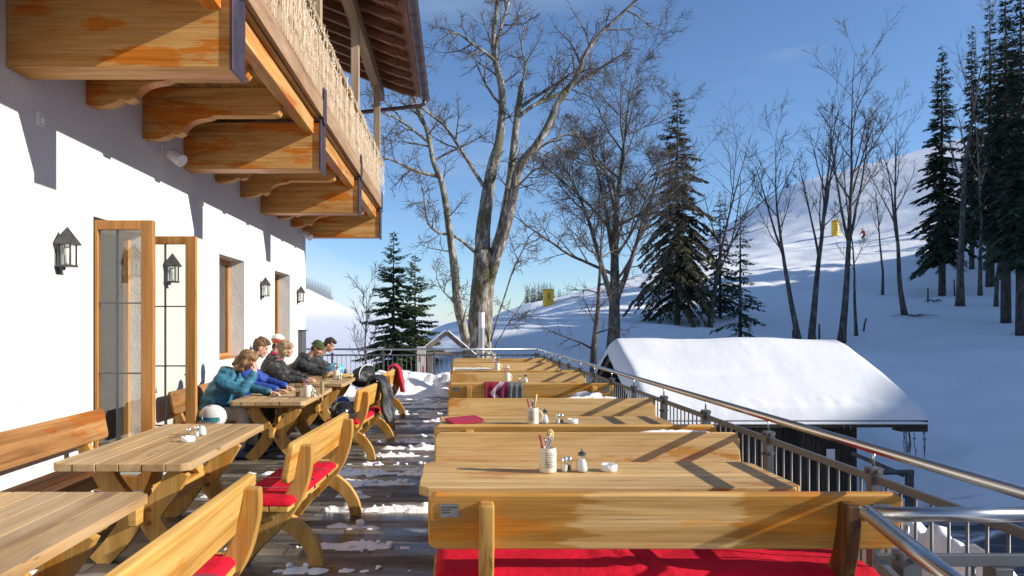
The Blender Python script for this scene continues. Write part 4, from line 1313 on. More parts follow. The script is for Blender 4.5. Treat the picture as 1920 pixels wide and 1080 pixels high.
# ---- cushions
def cushion(L, W, name_label, x, y, rz, z=.454, straps=2, fold=None, wave=.006, seed=1):
    root = empty('seat_cushion', (x, y, z), R(rz)); tag(root, name_label, 'cushion', 'red seat cushions')
    nx, ny = 70, 14; T = .042
    vs = []
    def top(u, v):
        e = min(1, min(u, 1 - u) * L / .03, min(v, 1 - v) * W / .03); e = math.sqrt(max(0, e * (2 - e)))
        h = T * (.45 + .55 * e) + wave * mnoise.noise((u * 9 + seed, v * 2.2, seed)) + .004 * mnoise.noise((u * 30, v * 8, seed))
        if fold: 
            for f0, fh, fw in fold: h += fh * math.exp(-((u - f0 + .03 * (v - .5)) / fw)**2)
        return h
    for j in range(ny + 1):
        for i in range(nx + 1):
            u, v = i / nx, j / ny
            vs.append(Vector(((u - .5) * L, (v - .5) * W, top(u, v))))
    fs = [(j*(nx+1)+i, j*(nx+1)+i+1, (j+1)*(nx+1)+i+1, (j+1)*(nx+1)+i) for j in range(ny) for i in range(nx)]
    b = len(vs)
    vs += [Vector((p.x, p.y, 0)) for p in vs[:b]]
    fs2 = [tuple(reversed([q + b for q in f])) for f in fs]
    sd = []
    for i in range(nx):
        sd.append((i + 1, i, i + b, i + 1 + b)); q = ny * (nx + 1); sd.append((q + i, q + i + 1, q + i + 1 + b, q + i + b))
    for j in range(ny):
        p, q = j * (nx + 1), (j + 1) * (nx + 1); sd.append((p, q, q + b, p + b)); sd.append((q + nx, p + nx, p + nx + b, q + nx + b))
    mb = MB(); mb.add(vs, fs + fs2 + sd)
    o = mb.build('cushion_cover', M['red_fabric'], root, smooth=True); smooth_by_angle(o, 60)
    if straps:
        for k in range(straps):
            u = (k + 1) / (straps + 1) if straps > 1 else .5
            s = MB(); xx = (u - .5) * L
            pts = [(xx, (v / 10 - .5) * W * 1.01) for v in range(11)]
            for (xa, ya), (xb, yb) in zip(pts[:-1], pts[1:]):
                pa, pb = (ya / (W * 1.01) + .5), (yb / (W * 1.01) + .5)
                za, zb = top(u, min(.97, max(.03, pa))) + .003, top(u, min(.97, max(.03, pb))) + .003
                s.add([Vector((xa - .018, ya, za)), Vector((xa + .018, ya, za)), Vector((xb + .018, yb, zb)), Vector((xb - .018, yb, zb))], [(0, 1, 2, 3)])
            s.build('strap', M['dark_red'], root)
    return root
cushion(2.10, .44, 'big red cushion with crumpled folds on the nearest right hand bench', .955, 3.62, 180, straps=0, fold=[(.55, .022, .018), (.49, .014, .015), (.60, .012, .02)], wave=.008)
cushion(1.0, .42, 'red cushion part covered by the bottom left bench backrest', -1.31, 3.2, -90, straps=2, seed=2)
cushion(1.35, .42, 'wide red cushion with dark straps on the second aisle bench', -1.26, 5.50, -93.5, straps=3, seed=3)
cushion(1.5, .42, 'red cushion under the black helmet on the third aisle bench', -1.32, 9.55, -95, straps=2, seed=4)
cushion(1.5, .42, 'red cushion on the farthest aisle bench', -1.34, 12.4, -93, straps=2, seed=5)
cushion(2.0, .40, 'red cushion under the woman in the teal jacket', -3.07, 9.5, 90, straps=2, seed=6)
cushion(2.0, .42, 'red cushion on the bench just behind the nearest right hand table', .945, 5.07, 0, straps=2, seed=7)

# snow left on edges
def snow_strip(x0, x1, y, z, w, h, seed, label):
    n = 40; m = 6; vs = []
    for j in range(m + 1):
        for i in range(n + 1):
            u = i / n; v = j / m
            e = (1 - abs(2 * u - 1)**3) * (1 - (2 * v - 1)**2)**.6
            vs.append(Vector((x0 + (x1 - x0) * u, y + (v - .5) * w * (.6 + .5 * mnoise.noise((u * 6, seed, 0)) + .4), z + h * e * (.75 + .5 * mnoise.noise((u * 11, v * 2, seed))))))
    fs = [(j*(n+1)+i, j*(n+1)+i+1, (j+1)*(n+1)+i+1, (j+1)*(n+1)+i) for j in range(m) for i in range(n)]
    mb = MB(); mb.add(vs, fs); o = mb.build('snow_ridge', M['snow'], smooth=True)
    return tag(o, label, 'snow', 'snow left on the bench tops')
snow_strip(1.35, 1.85, 5.32, .868, .05, .022, 1, 'thin snow strip on the pale bench behind the nearest right table')
snow_strip(1.15, 1.75, 7.765, .868, .05, .028, 2, 'thin snow strip on the bench behind the table with the red menu')
# ================================================================ things on the tables
rk = random.Random(21)
def mug(x, y, z, label, rz=0, s=1.0, handle=True, kind='near', red=True):
    root = empty('mug', (x, y, z), R(rz)); tag(root, label, 'mug', 'stoneware mugs holding cutlery')
    H, r = .150 * s, .053 * s
    mb = MB(); mb.lathe([(r * .86, 0), (r * .97, .004), (r, .012), (r * 1.0, H * .80), (r * .96, H * .9), (r * .93, H), (r * .87, H), (r * .87, H * .55), (r * .2, H * .5)], 28)
    body = mb.build('mug_body', M['ceramic'], root, smooth=True); smooth_by_angle(body, 50)
    if handle:
        mb = MB(); pts = []
        for k in range(11):
            a = R(-80 + 160 * k / 10); pts.append((r * .93 + .038 * s * math.cos(a), 0, H * .5 + .045 * s * math.sin(a)))
        mb.tube(pts, .0085 * s, 8); mb.build('handle', M['ceramic'], root, smooth=True)
    if kind != 'far':
        mb = MB()          # printed lines of dark lettering too small to read
        for i in range(9):
            zz = H * (.80 - .07 * i); a = R(-128)
            a1 = R(-75 - rk.uniform(0, 14) + (6 if i % 3 else 0)); lw = .0016 if i < 5 else .0022
            while a < a1:
                da = R(rk.uniform(2.0, 6.0)); p0 = Vector((math.cos(a), math.sin(a), 0)) * (r * 1.004); p1 = Vector((math.cos(a + da), math.sin(a + da), 0)) * (r * 1.004)
                h0 = rk.uniform(.4, 1) * lw * 1.6
                mb.add([p0 + Vector((0, 0, zz - h0)), p1 + Vector((0, 0, zz - h0)), p1 + Vector((0, 0, zz + h0)), p0 + Vector((0, 0, zz + h0))], [(0, 1, 2, 3)])
                a += da + R(rk.uniform(.6, 2.2))
        mb.build('printed_text', M['ink'], body)
    return root, H, r
def cutlery(x, y, z, n, seed, label, red=True, spoon=True, sc=1.0):
    rr = random.Random(seed)
    grp = 'cutlery standing in the mugs'
    root = empty('cutlery_bundle', (x, y, z)); tag(root, label, 'cutlery', grp)
    for k in range(n):
        a = rr.uniform(0, 6.28); lean = rr.uniform(.18, .42)
        d = Vector((math.cos(a) * lean, math.sin(a) * lean * .7, 1)).normalized()
        p0 = Vector((-math.cos(a) * .015, -math.sin(a) * .015, .085)); L = rr.uniform(.125, .165) * sc
        mb = MB()
        mb.tube([p0, p0 + d * L * .3, p0 + d * L * .75, p0 + d * L * .95, p0 + d * L], [.005, .006, .011, .012, .006], 8, flat=.55)
        mb.build('knife' if k % 2 else 'fork', M['chrome'], root, smooth=True)
    if red:
        mb = MB(); a = rr.uniform(2.6, 3.6)
        mb.tube([(math.cos(a) * .012, 0, .09), (math.cos(a) * .035, -.01, .16), (math.cos(a) * .05, -.01, .225)], [.02, .026, .022], 10, flat=.3)
        mb.build('napkin', M['dark_red'], root, smooth=True)
    if spoon:
        d = Vector((.12, -.02, 1)).normalized(); p = Vector((0, .015, .09))
        mb = MB(); mb.tube([p, p + d * .10], .006, 8); mb.ball(p + d * .135, (.024, .007, .038), 14, 8)
        mb.build('wooden_spoon', simple('light spoon wood', (.62, .40, .12), .5), root, smooth=True)
    return root
def shaker(x, y, z, label):
    root = empty('salt_shaker', (x, y, z)); tag(root, label, 'salt shaker', 'salt and pepper shakers')
    mb = MB(); mb.lathe([(.019, 0), (.021, .004), (.020, .05), (.018, .062)], 16); smooth_by_angle(mb.build('glass_body', M['drink_glass'], root))
    mb = MB(); mb.lathe([(.017, .004), (.017, .042)], 14); mb.build('filling', M['salt'], root)
    mb = MB(); mb.lathe([(.0195, .060), (.020, .075), (.016, .084), (.004, .087)], 16); smooth_by_angle(mb.build('cap', M['chrome'], root), 50)
def pepper(x, y, z, label):
    root = empty('pepper_shaker', (x, y, z)); tag(root, label, 'pepper shaker', 'salt and pepper shakers')
    mb = MB(); mb.lathe([(.017, 0), (.019, .004), (.017, .06)], 16); smooth_by_angle(mb.build('glass_body', M['drink_glass'], root))
    mb = MB(); mb.lathe([(.015, .004), (.015, .03)], 14); mb.build('filling', simple('pepper', (.18, .11, .07), .9), root)
    mb = MB(); mb.lathe([(.0185, .058), (.019, .07), (.012, .08)], 16); smooth_by_angle(mb.build('cap', M['chrome'], root), 50)
def sugar(x, y, z, label):
    root = empty('sugar_dispenser', (x, y, z)); tag(root, label, 'sugar dispenser', 'sugar dispensers')
    mb = MB(); mb.lathe([(.030, 0), (.037, .006), (.038, .03), (.031, .06), (.023, .085), (.022, .10)], 20); smooth_by_angle(mb.build('jar', M['drink_glass'], root))
    mb = MB(); mb.lathe([(.028, .004), (.034, .012), (.034, .03), (.027, .058), (.019, .078)], 18); smooth_by_angle(mb.build('sugar', M['white_ceramic'], root))
    mb = MB(); mb.lathe([(.024, .098), (.025, .112), (.014, .122), (.005, .124), (.0045, .148), (.003, .150)], 16); smooth_by_angle(mb.build('spout', simple('dark steel', (.18, .18, .19), .3, .9), root), 50)
def ashtray(x, y, z, label, rz=0):
    root = empty('ashtray', (x, y, z), R(rz)); tag(root, label, 'ashtray', 'white porcelain ashtrays')
    mb = MB(); prof = [(.046, 0), (.052, .006), (.053, .036), (.049, .042), (.043, .040), (.040, .014), (.005, .010)]
    mb.lathe(prof, 28)
    for i, p in enumerate(mb.v):
        a = math.atan2(p.y, p.x)
        if p.z > .033 and min(abs((a - q + math.pi) % (2 * math.pi) - math.pi) for q in (.5, 2.6, -1.6)) < .16: p.z -= .010
    smooth_by_angle(mb.build('bowl', M['white_ceramic'], root), 50)
    mb = MB(); mb.lathe([(.047, -.0), (.047, .001)], 20, (0, 0, .0)); mb.build('foot_ring', M['white_ceramic'], root)

TZ = .7515
# nearest right table
m1 = mug(.56, 4.46, TZ, 'printed cream mug with spoon and cutlery on the nearest right hand table', rz=15, handle=False)
cutlery(.56, 4.46, TZ, 6, 3, 'bundle of knives, forks and a wooden spoon in the nearest printed mug')
shaker(.665, 4.47, TZ, 'glass salt shaker with steel cap beside the nearest printed mug')
pepper(.70, 4.53, TZ, 'glass pepper shaker just behind the nearest salt shaker')
sugar(.77, 4.47, TZ, 'pear shaped sugar dispenser with spout on the nearest right hand table')
ashtray(.94, 4.50, TZ, 'white ashtray on the nearest right hand table, right of the sugar dispenser')
# second right table
mug(.695, 6.62, TZ, 'cream mug with handle and red napkin on the table with the red menu', rz=-10)
cutlery(.695, 6.62, TZ, 4, 9, 'cutlery with a red napkin and tall wooden handle in the second row mug', spoon=False)
mb = MB(); mb.tube([(0, 0, .09), (.03, -.01, .27)], [.006, .009], 8); o = mb.build('wooden_ladle', simple('pale ladle wood', (.70, .48, .2), .5), smooth=True); o.location = (.70, 6.62, TZ); tag(o, 'pale wooden handle sticking up out of the second row mug', 'wooden spoon')
sugar(.81, 6.66, TZ, 'white sugar dispenser beside the second row mug')
shaker(.93, 6.66, TZ, 'salt shaker on the table with the red menu')
pepper(.97, 6.70, TZ, 'pepper shaker on the table with the red menu')
ashtray(1.06, 6.66, TZ, 'white ashtray on the table with the red menu')
mb = MB(); mb.box((-.15, -.105, 0), (.15, .105, .006)); mb.box((-.15, -.105, .018), (.15, .105, .024)); mb.box((-.146, -.10, .0062), (.14, .10, .0178)); mb.box((-.156, -.105, 0), (-.1502, .105, .024))
o = mb.build('menu_folder', simple('raspberry menu cover', (.40, .02, .06), .5), bevel=.002); o.location = (.08, 6.72, TZ); o.rotation_euler = (R(5), R(-3), R(22)); o.location.z += .012; tag(o, 'raspberry red menu folder lying on the second right hand table', 'menu')
# third
mug(.80, 11.45, TZ, 'cream mug with cutlery on the table behind the crimson blanket', kind='far', rz=30)
cutlery(.80, 11.45, TZ, 7, 13, 'cutlery in the mug behind the crimson blanket', red=True, sc=1.15)
sugar(1.08, 11.35, TZ, 'sugar dispenser on the table behind the crimson blanket')
pepper(.98, 11.3, TZ, 'small glass shaker on the table behind the crimson blanket')
mug(.81, 14.9 - .55, TZ, 'cream mug with cutlery on the table with the long grey blanket', kind='far')
cutlery(.81, 14.35, TZ, 7, 17, 'cutlery in the mug near the long grey blanket', sc=1.25)
cutlery(.86, 16.5, TZ, 6, 19, 'cutlery in the farthest mug before the end railing', red=True, sc=1.25)
mug(.86, 16.5, TZ, 'farthest cream mug, on the last table before the end railing', kind='far')
# blankets and cloths
def drape(name, mat, x, ytop, w, front, back, z=.878, t=.014, label='', cat='blanket', seed=0, thick=.05, rz=0, tilt=11, wav=.008):
    """cloth over a bench back: local x along the board, front falls at -y"""
    nu, nv = 26, 30
    half = thick
    L = front + back + math.pi * half / 2
    vs = []
    for off in (0, t):
        for j in range(nv + 1):
            s = -front - math.pi * half / 4 + L * j / nv
            for i in range(nu + 1):
                u = i / nu - .5
                ww = wav * (math.sin(u * 17 + seed) + (1.6 * mnoise.noise((u * 3, s * 5, seed)) if wav > .01 else 0)) * min(1, abs(s) / .1)
                r = half + off
                if s < -math.pi * half / 4: yy, zz = -r, z - half + (s + math.pi * half / 4)
                elif s > math.pi * half / 4: yy, zz = r, z - half - (s - math.pi * half / 4)
                else:
                    a = s / half * 2
                    yy, zz = r * math.sin(a), z - half + r * math.cos(a)
                sk = (z - zz) * math.tan(R(tilt)) * -1
                vs.append(Vector((u * w * (1 + .03 * math.sin(s * 9 + seed)), yy + sk + ww, zz + .004 * mnoise.noise((u * 7, s * 7, seed)))))
    n1 = (nu + 1) * (nv + 1)
    fs = []
    for j in range(nv):
        for i in range(nu):
            a = j * (nu + 1) + i
            fs.append((a, a + nu + 1, a + nu + 2, a + 1)); fs.append((n1 + a, n1 + a + 1, n1 + a + nu + 2, n1 + a + nu + 1))
    for j in range(nv):
        a = j * (nu + 1); fs.append((a, n1 + a, n1 + a + nu + 1, a + nu + 1)); a += nu; fs.append((a, a + nu + 1, n1 + a + nu + 1, n1 + a))
    for i in range(nu):
        a = i; fs.append((a, a + 1, n1 + a + 1, n1 + a)); a = nv * (nu + 1) + i; fs.append((a, n1 + a, n1 + a + 1, a + 1))
    mb = MB(); mb.add(vs, fs)
    o = mb.build(name, mat, smooth=True)
    o.location = (x, ytop, 0); o.rotation_euler = (0, 0, R(rz))
    if label: tag(o, label, cat)
    return o
def blanket_mat():
    m, nt, b = newmat('crimson patterned wool'); L = nt.links.new
    tc = N(nt, 'ShaderNodeTexCoord'); sp = N(nt, 'ShaderNodeSeparateXYZ'); L(tc.outputs['Object'], sp.inputs[0])
    # chevron: |z - z0| + x
    a = N(nt, 'ShaderNodeMath', operation='SUBTRACT'); a.inputs[1].default_value = .745; L(sp.outputs[2], a.inputs[0])
    ab = N(nt, 'ShaderNodeMath', operation='ABSOLUTE'); L(a.outputs[0], ab.inputs[0])
    ml = N(nt, 'ShaderNodeMath', operation='MULTIPLY'); ml.inputs[1].default_value = -.95; L(ab.outputs[0], ml.inputs[0])
    d0 = N(nt, 'ShaderNodeMath', operation='ADD'); L(sp.outputs[0], d0.inputs[0]); L(ml.outputs[0], d0.inputs[1])
    d = N(nt, 'ShaderNodeMath', operation='ADD'); d.inputs[1].default_value = .10; L(d0.outputs[0], d.inputs[0])
    line = ramp(nt, d.outputs[0], [(0.0, 0.0), (.03, 1.0), (.045, 1.0), (.05, 0.0), (.06, 0.0), (.064, .9), (.075, .9), (.08, 0)])
    vo = N(nt, 'ShaderNodeTexVoronoi', Scale=26.0); L(tc.outputs['Object'], vo.inputs['Vector'])
    c = mix(nt, ramp(nt, vo.outputs['Distance'], [(.2, 1.0), (.3, 0.0)]), (.15, .008, .055), (.30, .02, .12))
    side = ramp(nt, d.outputs[0], [(0.0, 0.0), (.02, 1.0)])
    c = mix(nt, side, (.26, .008, .035), c)
    c = mix(nt, line, c, (.62, .52, .58))
    n = N(nt, 'ShaderNodeTexNoise', Scale=260.0); L(tc.outputs['Object'], n.inputs['Vector'])
    bp = N(nt, 'ShaderNodeBump', Strength=.4, Distance=.004); L(n.outputs[0], bp.inputs['Height']); L(bp.outputs[0], b.inputs['Normal'])
    L(c, b.inputs['Base Color']); b.inputs['Roughness'].default_value = .9
    return m
M['grey_wool'] = simple('grey wool', (.15, .155, .16), .95, var=.2, scale=30, bump=.4, bscale=200)
M['cloth_white'] = simple('pale cloth', (.62, .60, .56), .9, var=.08, scale=20)
yA3 = 9.745
drape('blanket', blanket_mat(), .535, yA3 - .0, .30, .24, .24, label='crimson blanket with pale chevron pattern hung over the bench back', seed=1, thick=.045, tilt=-11)
drape('blanket', M['grey_wool'], .79, yA3 - .0, .20, .24, .24, label='plain grey blanket hung beside the crimson one over the same bench back', seed=4, thick=.045, tilt=-11)
mb = MB()      # plastic bag on the seat behind
mb.ball((0, 0, .10), (.26, .14, .11), 22, 12)
for p in mb.v: 
    p += Vector((mnoise.noise(p * 9), mnoise.noise(p * 9 + Vector((3, 1, 2))), mnoise.noise(p * 11))) * .05
    p.z = max(p.z, 0)
o = mb.build('plastic_bag', simple('crumpled white plastic', (.70, .71, .70), .35), smooth=False); o.location = (1.62, 9.0, .60); o.scale = (1, 1, 1.0)
tag(o, 'crumpled white plastic bag before the bench with the crimson blanket', 'bag')
def folded(name, mat, x, y, z, sx, sy, h, label, cat, seed):
    mb = MB(); nx, ny = 30, 6; vs = []
    for j in range(ny + 1):
        for i in range(nx + 1):
            u, v = i / nx, j / ny
            vs.append(Vector(((u - .5) * sx, (v - .5) * sy, h * (1 - (2 * v - 1)**4) * (.9 + .15 * mnoise.noise((u * 7, v * 2, seed))))))
    mb.add(vs, [(j*(nx+1)+i, j*(nx+1)+i+1, (j+1)*(nx+1)+i+1, (j+1)*(nx+1)+i) for j in range(ny) for i in range(nx)])
    o = mb.build(name, mat, smooth=True); o.location = (x, y, z); return tag(o, label, cat)
folded('folded_blanket', M['cloth_white'], .31, 14.05, TZ, .74, .2, .085, 'long folded pale blanket on the fourth right hand table', 'blanket', 3)
folded('folded_blanket', M['grey_wool'], .33, 13.90, TZ, .70, .10, .06, 'grey folded blanket in front of the pale one on the fourth right hand table', 'blanket', 5)
folded('tablecloth_strip', M['cloth_white'], .26, 16.0, TZ, .70, .22, .075, 'white cloth strip on the farthest right hand table', 'cloth', 7)
folded('menu_folder', M['dark_red'], -.02, 11.0, TZ, .26, .2, .02, 'dark red menu on the table behind the crimson blanket', 'menu', 8)

# ---- left tables
TL = .7515
shaker(-2.08, 5.86, TL, 'salt shaker on the weathered table by the door'); pepper(-2.12, 5.80, TL, 'pepper shaker on the weathered table by the door'); sugar(-2.06, 5.93, TL, 'sugar dispenser on the weathered table by the door')
ashtray(-2.06, 5.62, TL, 'white ashtray on the weathered table by the door')
def glass(x, y, z, label, r=.034, h=.15, fill=.55, drink='cola'):
    root = empty('drinking_glass', (x, y, z)); tag(root, label, 'glass', 'drinking glasses')
    mb = MB(); mb.lathe([(r * .8, 0), (r * .85, .004), (r, h), (r * .94, h), (r * .78, .012), (.001, .010)], 20); smooth_by_angle(mb.build('glass_wall', M['drink_glass'], root), 50)
    if fill > 0:
        mb = MB(); mb.lathe([(r * .76, .0125), (r * (.77 + .14 * fill), h * fill)], 18); mb.build('drink', M[drink], root)
glass(-1.96, 9.05, TL, 'tall glass half full of dark drink on the table of the woman in teal', fill=.5)
glass(-2.0, 9.75, TL, 'empty tilted looking glass behind the mug with the red napkin', fill=.12, h=.17, r=.038)
glass(-1.72, 9.4, TL, 'slim glass of pale beer on the table of the woman in teal', fill=.9, h=.19, r=.03, drink='beer')
mug(-1.85, 9.10, TL, 'cream mug with a red napkin on the table of the woman in teal', kind='far', rz=40)
cutlery(-1.85, 9.10, TL, 3, 31, 'cutlery and red napkin in the mug before the woman in teal', spoon=False)
shaker(-1.76, 9.08, TL, 'salt shaker on the table of the woman in teal')
mug(-1.98, 12.1, TL, 'cream mug with a red napkin before the man in the green beanie', kind='far')
cutlery(-1.98, 12.1, TL, 4, 37, 'cutlery and red napkin before the man in the green beanie')
shaker(-1.90, 12.05, TL, 'salt shaker before the man in the green beanie')
glass(-2.18, 12.05, TL, 'beer glass held by the man in the green beanie', fill=.3, h=.17, r=.036)
glass(-2.4, 10.95 + .4, TL, 'empty glass beside the blonde woman', fill=.1, h=.17)

# ---- helmets
def helmet(x, y, z, rz, label, shell, strap, tilt=0, s=1.0, goggles=True):
    root = empty('ski_helmet', (x, y, z), R(rz)); tag(root, label, 'ski helmet', 'ski helmets'); root.rotation_euler = (R(tilt), 0, R(rz))
    mb = MB(); mb.ball((0, 0, .085 * s), (.145 * s, .115 * s, .115 * s), 28, 18)
    keep = []
    for p in mb.v:
        if p.z < .04 * s: p.z = max(p.z, .0); 
        p.x += .01 * mnoise.noise(p * 6)
    o = mb.build('shell', shell, root, smooth=True)
    mb = MB()
    for k in range(4):
        a = R(-36 + 24 * k); mb.box((-.05 + .012 * k, math.sin(a) * .08 - .006, .19 * s), (.03, math.sin(a) * .08 + .006, .201 * s - abs(math.sin(a)) * .012))
    mb.build('vent', M['black_plastic'], root)
    if goggles:
        mb = MB(); n = 24; vs = []
        for k in range(n + 1):
            a = R(-150 + 300 * k / n); c, s_ = math.cos(a), math.sin(a)
            for zz in (.045, .085): vs.append(Vector((.150 * s * c, .120 * s * s_, zz * s)))
        mb.add(vs, [(2*k, 2*k+2, 2*k+3, 2*k+1) for k in range(n)])
        b = mb.build('goggle_strap', strap, root)
        so_ = b.modifiers.new('t', 'SOLIDIFY'); so_.thickness = .004
        mb = MB(); mb.ball((.135 * s, 0, .065 * s), (.035 * s, .085 * s, .045 * s), 18, 10); mb.build('goggle_lens', simple('goggle lens', (.08, .12, .16), .12, .6), root, smooth=True)
    mb = MB(); mb.tube([(.02, -.11 * s, .04), (.05, -.10 * s, .0), (.09, -.02, -.005)], .008, 6); mb.build('chin_strap', M['black_plastic'], root)
    return root
helmet(-2.80, 8.42, .50, 160, 'white ski helmet with teal goggle strap on the wall bench near the woman in teal', simple('white gloss shell', (.74, .71, .68), .25, var=.12, scale=7), simple('teal strap', (.03, .22, .22), .6, var=.5, scale=20), s=1.15)
helmet(-2.12, 12.9, TL, 20, 'light blue patterned ski helmet on the farther weathered table', simple('blue shell', (.12, .42, .62), .28, var=.75, scale=14), simple('blue strap', (.05, .2, .5), .6), s=1.12)
helmet(-1.36, 8.75, .50, 80, 'glossy black ski helmet on the third aisle bench', simple('black gloss shell', (.012, .012, .014), .18), M['black_plastic'], s=1.15)
helmet(-1.50, 9.6, .50, 80, 'dark blue ski helmet on the third aisle bench behind the black one', simple('navy gloss shell', (.02, .06, .16), .2), M['black_plastic'], s=1.05)
# scarf on the table
mb = MB(); rs = random.Random(4)
for k in range(7):
    pts = []
    for i in range(12):
        u = i / 11; pts.append((-.22 + .44 * u, .05 * math.sin(u * 7 + k) + (k - 3) * .022, .02 + .018 * math.sin(u * 9 + k * 2) + .012 * (k % 3)))
    mb.tube(pts, .021, 8)
def scarf_mat():
    m, nt, b = newmat('leopard scarf'); tc = N(nt, 'ShaderNodeTexCoord'); v = N(nt, 'ShaderNodeTexVoronoi', Scale=42.0); nt.links.new(tc.outputs['Object'], v.inputs['Vector'])
    nt.links.new(ramp(nt, v.outputs['Distance'], [(.28, (.02, .02, .02)), (.36, (.50, .36, .12))]), b.inputs['Base Color']); b.inputs['Roughness'].default_value = .9
    return m
o = mb.build('scarf', scarf_mat(), smooth=True); o.location = (-1.98, 12.45, TL); tag(o, 'black and yellow patterned scarf bunched up in front of the blue helmet', 'scarf')
folded('glove', simple('teal glove', (.02, .12, .2), .8), -1.76, 12.7, TL, .2, .12, .05, 'dark teal glove on the table edge by the scarf', 'glove', 5)
# jackets
M['black_jacket'] = simple('black nylon', (.014, .015, .018), .55, var=.3, bump=.4, bscale=30)
M['red_jacket'] = simple('crimson fleece', (.40, .012, .045), .8, var=.25, scale=14, bump=.5, bscale=40)
def jacket_pile(x, y, z, rz, size, mat, label, seed, piping=False, arch=0.0, name='jacket'):
    root = empty(name, (x, y, z), R(rz)); tag(root, label, 'jacket')
    mb = MB(); mb.ball((0, 0, 0), size, 34, 22)
    for p in mb.v:
        q = Vector((p.x / size[0], p.y / size[1], p.z / size[2]))
        d = .11 * mnoise.noise(q * 1.7 + Vector((seed, 0, 0))) + .075 * (1 - abs(mnoise.noise(q * 3.4 + Vector((0, seed, 0))) * 2)) - .05
        p += Vector((q.x * size[0], q.y * size[1], q.z * size[2])) * d * 1.6
        p.z += arch * (1 - q.x * q.x) 
    mb.build('jacket_body', mat, root, smooth=True)
    return root
jacket_pile(-1.35, 9.35, .54, 85, (.42, .17, .11), M['black_jacket'], 'black ski jacket heaped on the third aisle bench', 3)
drape('ski_trousers', M['black_jacket'], -1.07, 9.95, .36, .20, .52, z=.92, t=.05, wav=.028, label='black ski trousers slung over the back of the third aisle bench', cat='trousers', seed=3, thick=.07, rz=-95, tilt=-8)
o = jacket_pile(-1.62, 12.75, .74, 60, (.27, .18, .19), M['black_jacket'], 'black ski jacket with white piping bundled up at the end of the farther table', 11)
pc = MB()
for (r0, zz) in ((.90, .05),):
    pts = []
    for k in range(17):
        a = R(200 - 150 * k / 16); pts.append((.27 * r0 * math.cos(a), -.10, zz + .19 * r0 * math.sin(a)))
    pc.tube(pts, .0075, 6)
pc.build('piping', simple('white piping', (.75, .75, .74), .5), o, smooth=True)
drape('jacket', M['red_jacket'], -1.105, 12.98, .34, .16, .38, z=.925, t=.035, label='crimson jacket slung over the end of the farthest aisle bench', cat='jacket', seed=6, thick=.08, rz=-92, tilt=-8, wav=.018)
# ================================================================ trees
def bark(name, c0, c1, c2, scale=6, moss=None):
    m, nt, b = newmat(name); L = nt.links.new
    tc = N(nt, 'ShaderNodeTexCoord'); mp = N(nt, 'ShaderNodeMapping'); mp.inputs['Scale'].default_value = (1, 1, .35)
    L(tc.outputs['Object'], mp.inputs[0])
    n = N(nt, 'ShaderNodeTexNoise', Scale=scale, Detail=7.0, Roughness=.65); L(mp.outputs[0], n.inputs['Vector'])
    c = ramp(nt, n.outputs[0], [(.36, c0), (.5, c1), (.62, c2)])
    if moss:
        n2 = N(nt, 'ShaderNodeTexNoise', Scale=1.6, Detail=6.0); L(tc.outputs['Object'], n2.inputs['Vector'])
        c = mix(nt, ramp(nt, n2.outputs[0], [(.52, 0.0), (.62, .8)]), c, moss)
    L(c, b.inputs['Base Color']); b.inputs['Roughness'].default_value = .9
    n3 = N(nt, 'ShaderNodeTexNoise', Scale=scale * 3, Detail=6.0); L(mp.outputs[0], n3.inputs['Vector'])
    bp = N(nt, 'ShaderNodeBump', Strength=.7, Distance=.04); L(n3.outputs[0], bp.inputs['Height']); L(bp.outputs[0], b.inputs['Normal'])
    return m
M['maple_bark'] = bark('maple bark', (.05, .04, .031), (.19, .16, .125), (.42, .385, .325), 7.5, moss=(.10, .095, .03))
M['twig_bark'] = bark('twig bark', (.05, .037, .028), (.11, .085, .068), (.19, .155, .125), 6)
M['beech_bark'] = bark('dark bark', (.035, .028, .024), (.085, .07, .058), (.17, .145, .12), 6)
M['spruce_bark'] = bark('spruce bark', (.03, .022, .018), (.065, .05, .04), (.11, .09, .075), 7)
def needles(name, a, b_, c):
    m, nt, b = newmat(name); L = nt.links.new
    tc = N(nt, 'ShaderNodeTexCoord'); n = N(nt, 'ShaderNodeTexNoise', Scale=1.1, Detail=5.0, Roughness=.7); L(tc.outputs['Object'], n.inputs['Vector'])
    L(ramp(nt, n.outputs[0], [(.35, a), (.5, b_), (.68, c)]), b.inputs['Base Color'])
    b.inputs['Roughness'].default_value = .6
    b.inputs['Specular IOR Level'].default_value = .3
    return m
M['needle_fresh'] = needles('spruce needles', (.035, .055, .022), (.075, .115, .040), (.13, .17, .06))
M['needle_olive'] = needles('olive spruce needles', (.05, .046, .024), (.10, .088, .044), (.17, .135, .065))
M['needle_dark'] = needles('dark spruce needles', (.020, .032, .021), (.045, .066, .038), (.085, .11, .055))

def grow(mb, rnd, p, d, L, r, lvl, cfg, out=None):
    """recursive limb; returns nothing"""
    n = max(3, int(L / cfg['seg'][min(lvl, len(cfg['seg']) - 1)]))
    n = min(n, 14)
    pts = [p.copy()]; rad = [r]; dirs = [d.copy()]
    wig = cfg['wig'][min(lvl, len(cfg['wig']) - 1)]
    up = cfg['up'][min(lvl, len(cfg['up']) - 1)]
    rend = max(cfg['rmin'] * .7, r * cfg['taper'])
    for i in range(n):
        d = (d + Vector((rnd.gauss(0, wig), rnd.gauss(0, wig), rnd.gauss(0, wig) + up))).normalized()
        p = p + d * (L / n)
        pts.append(p.copy()); dirs.append(d.copy()); t = (i + 1) / n
        rad.append(r + (rend - r) * t)
    mb.tube(pts, rad, (9, 6, 4, 3, 3, 3)[min(lvl, 5)], cap=False)
    sub(mb, rnd, pts, rad, dirs, L, lvl, cfg)
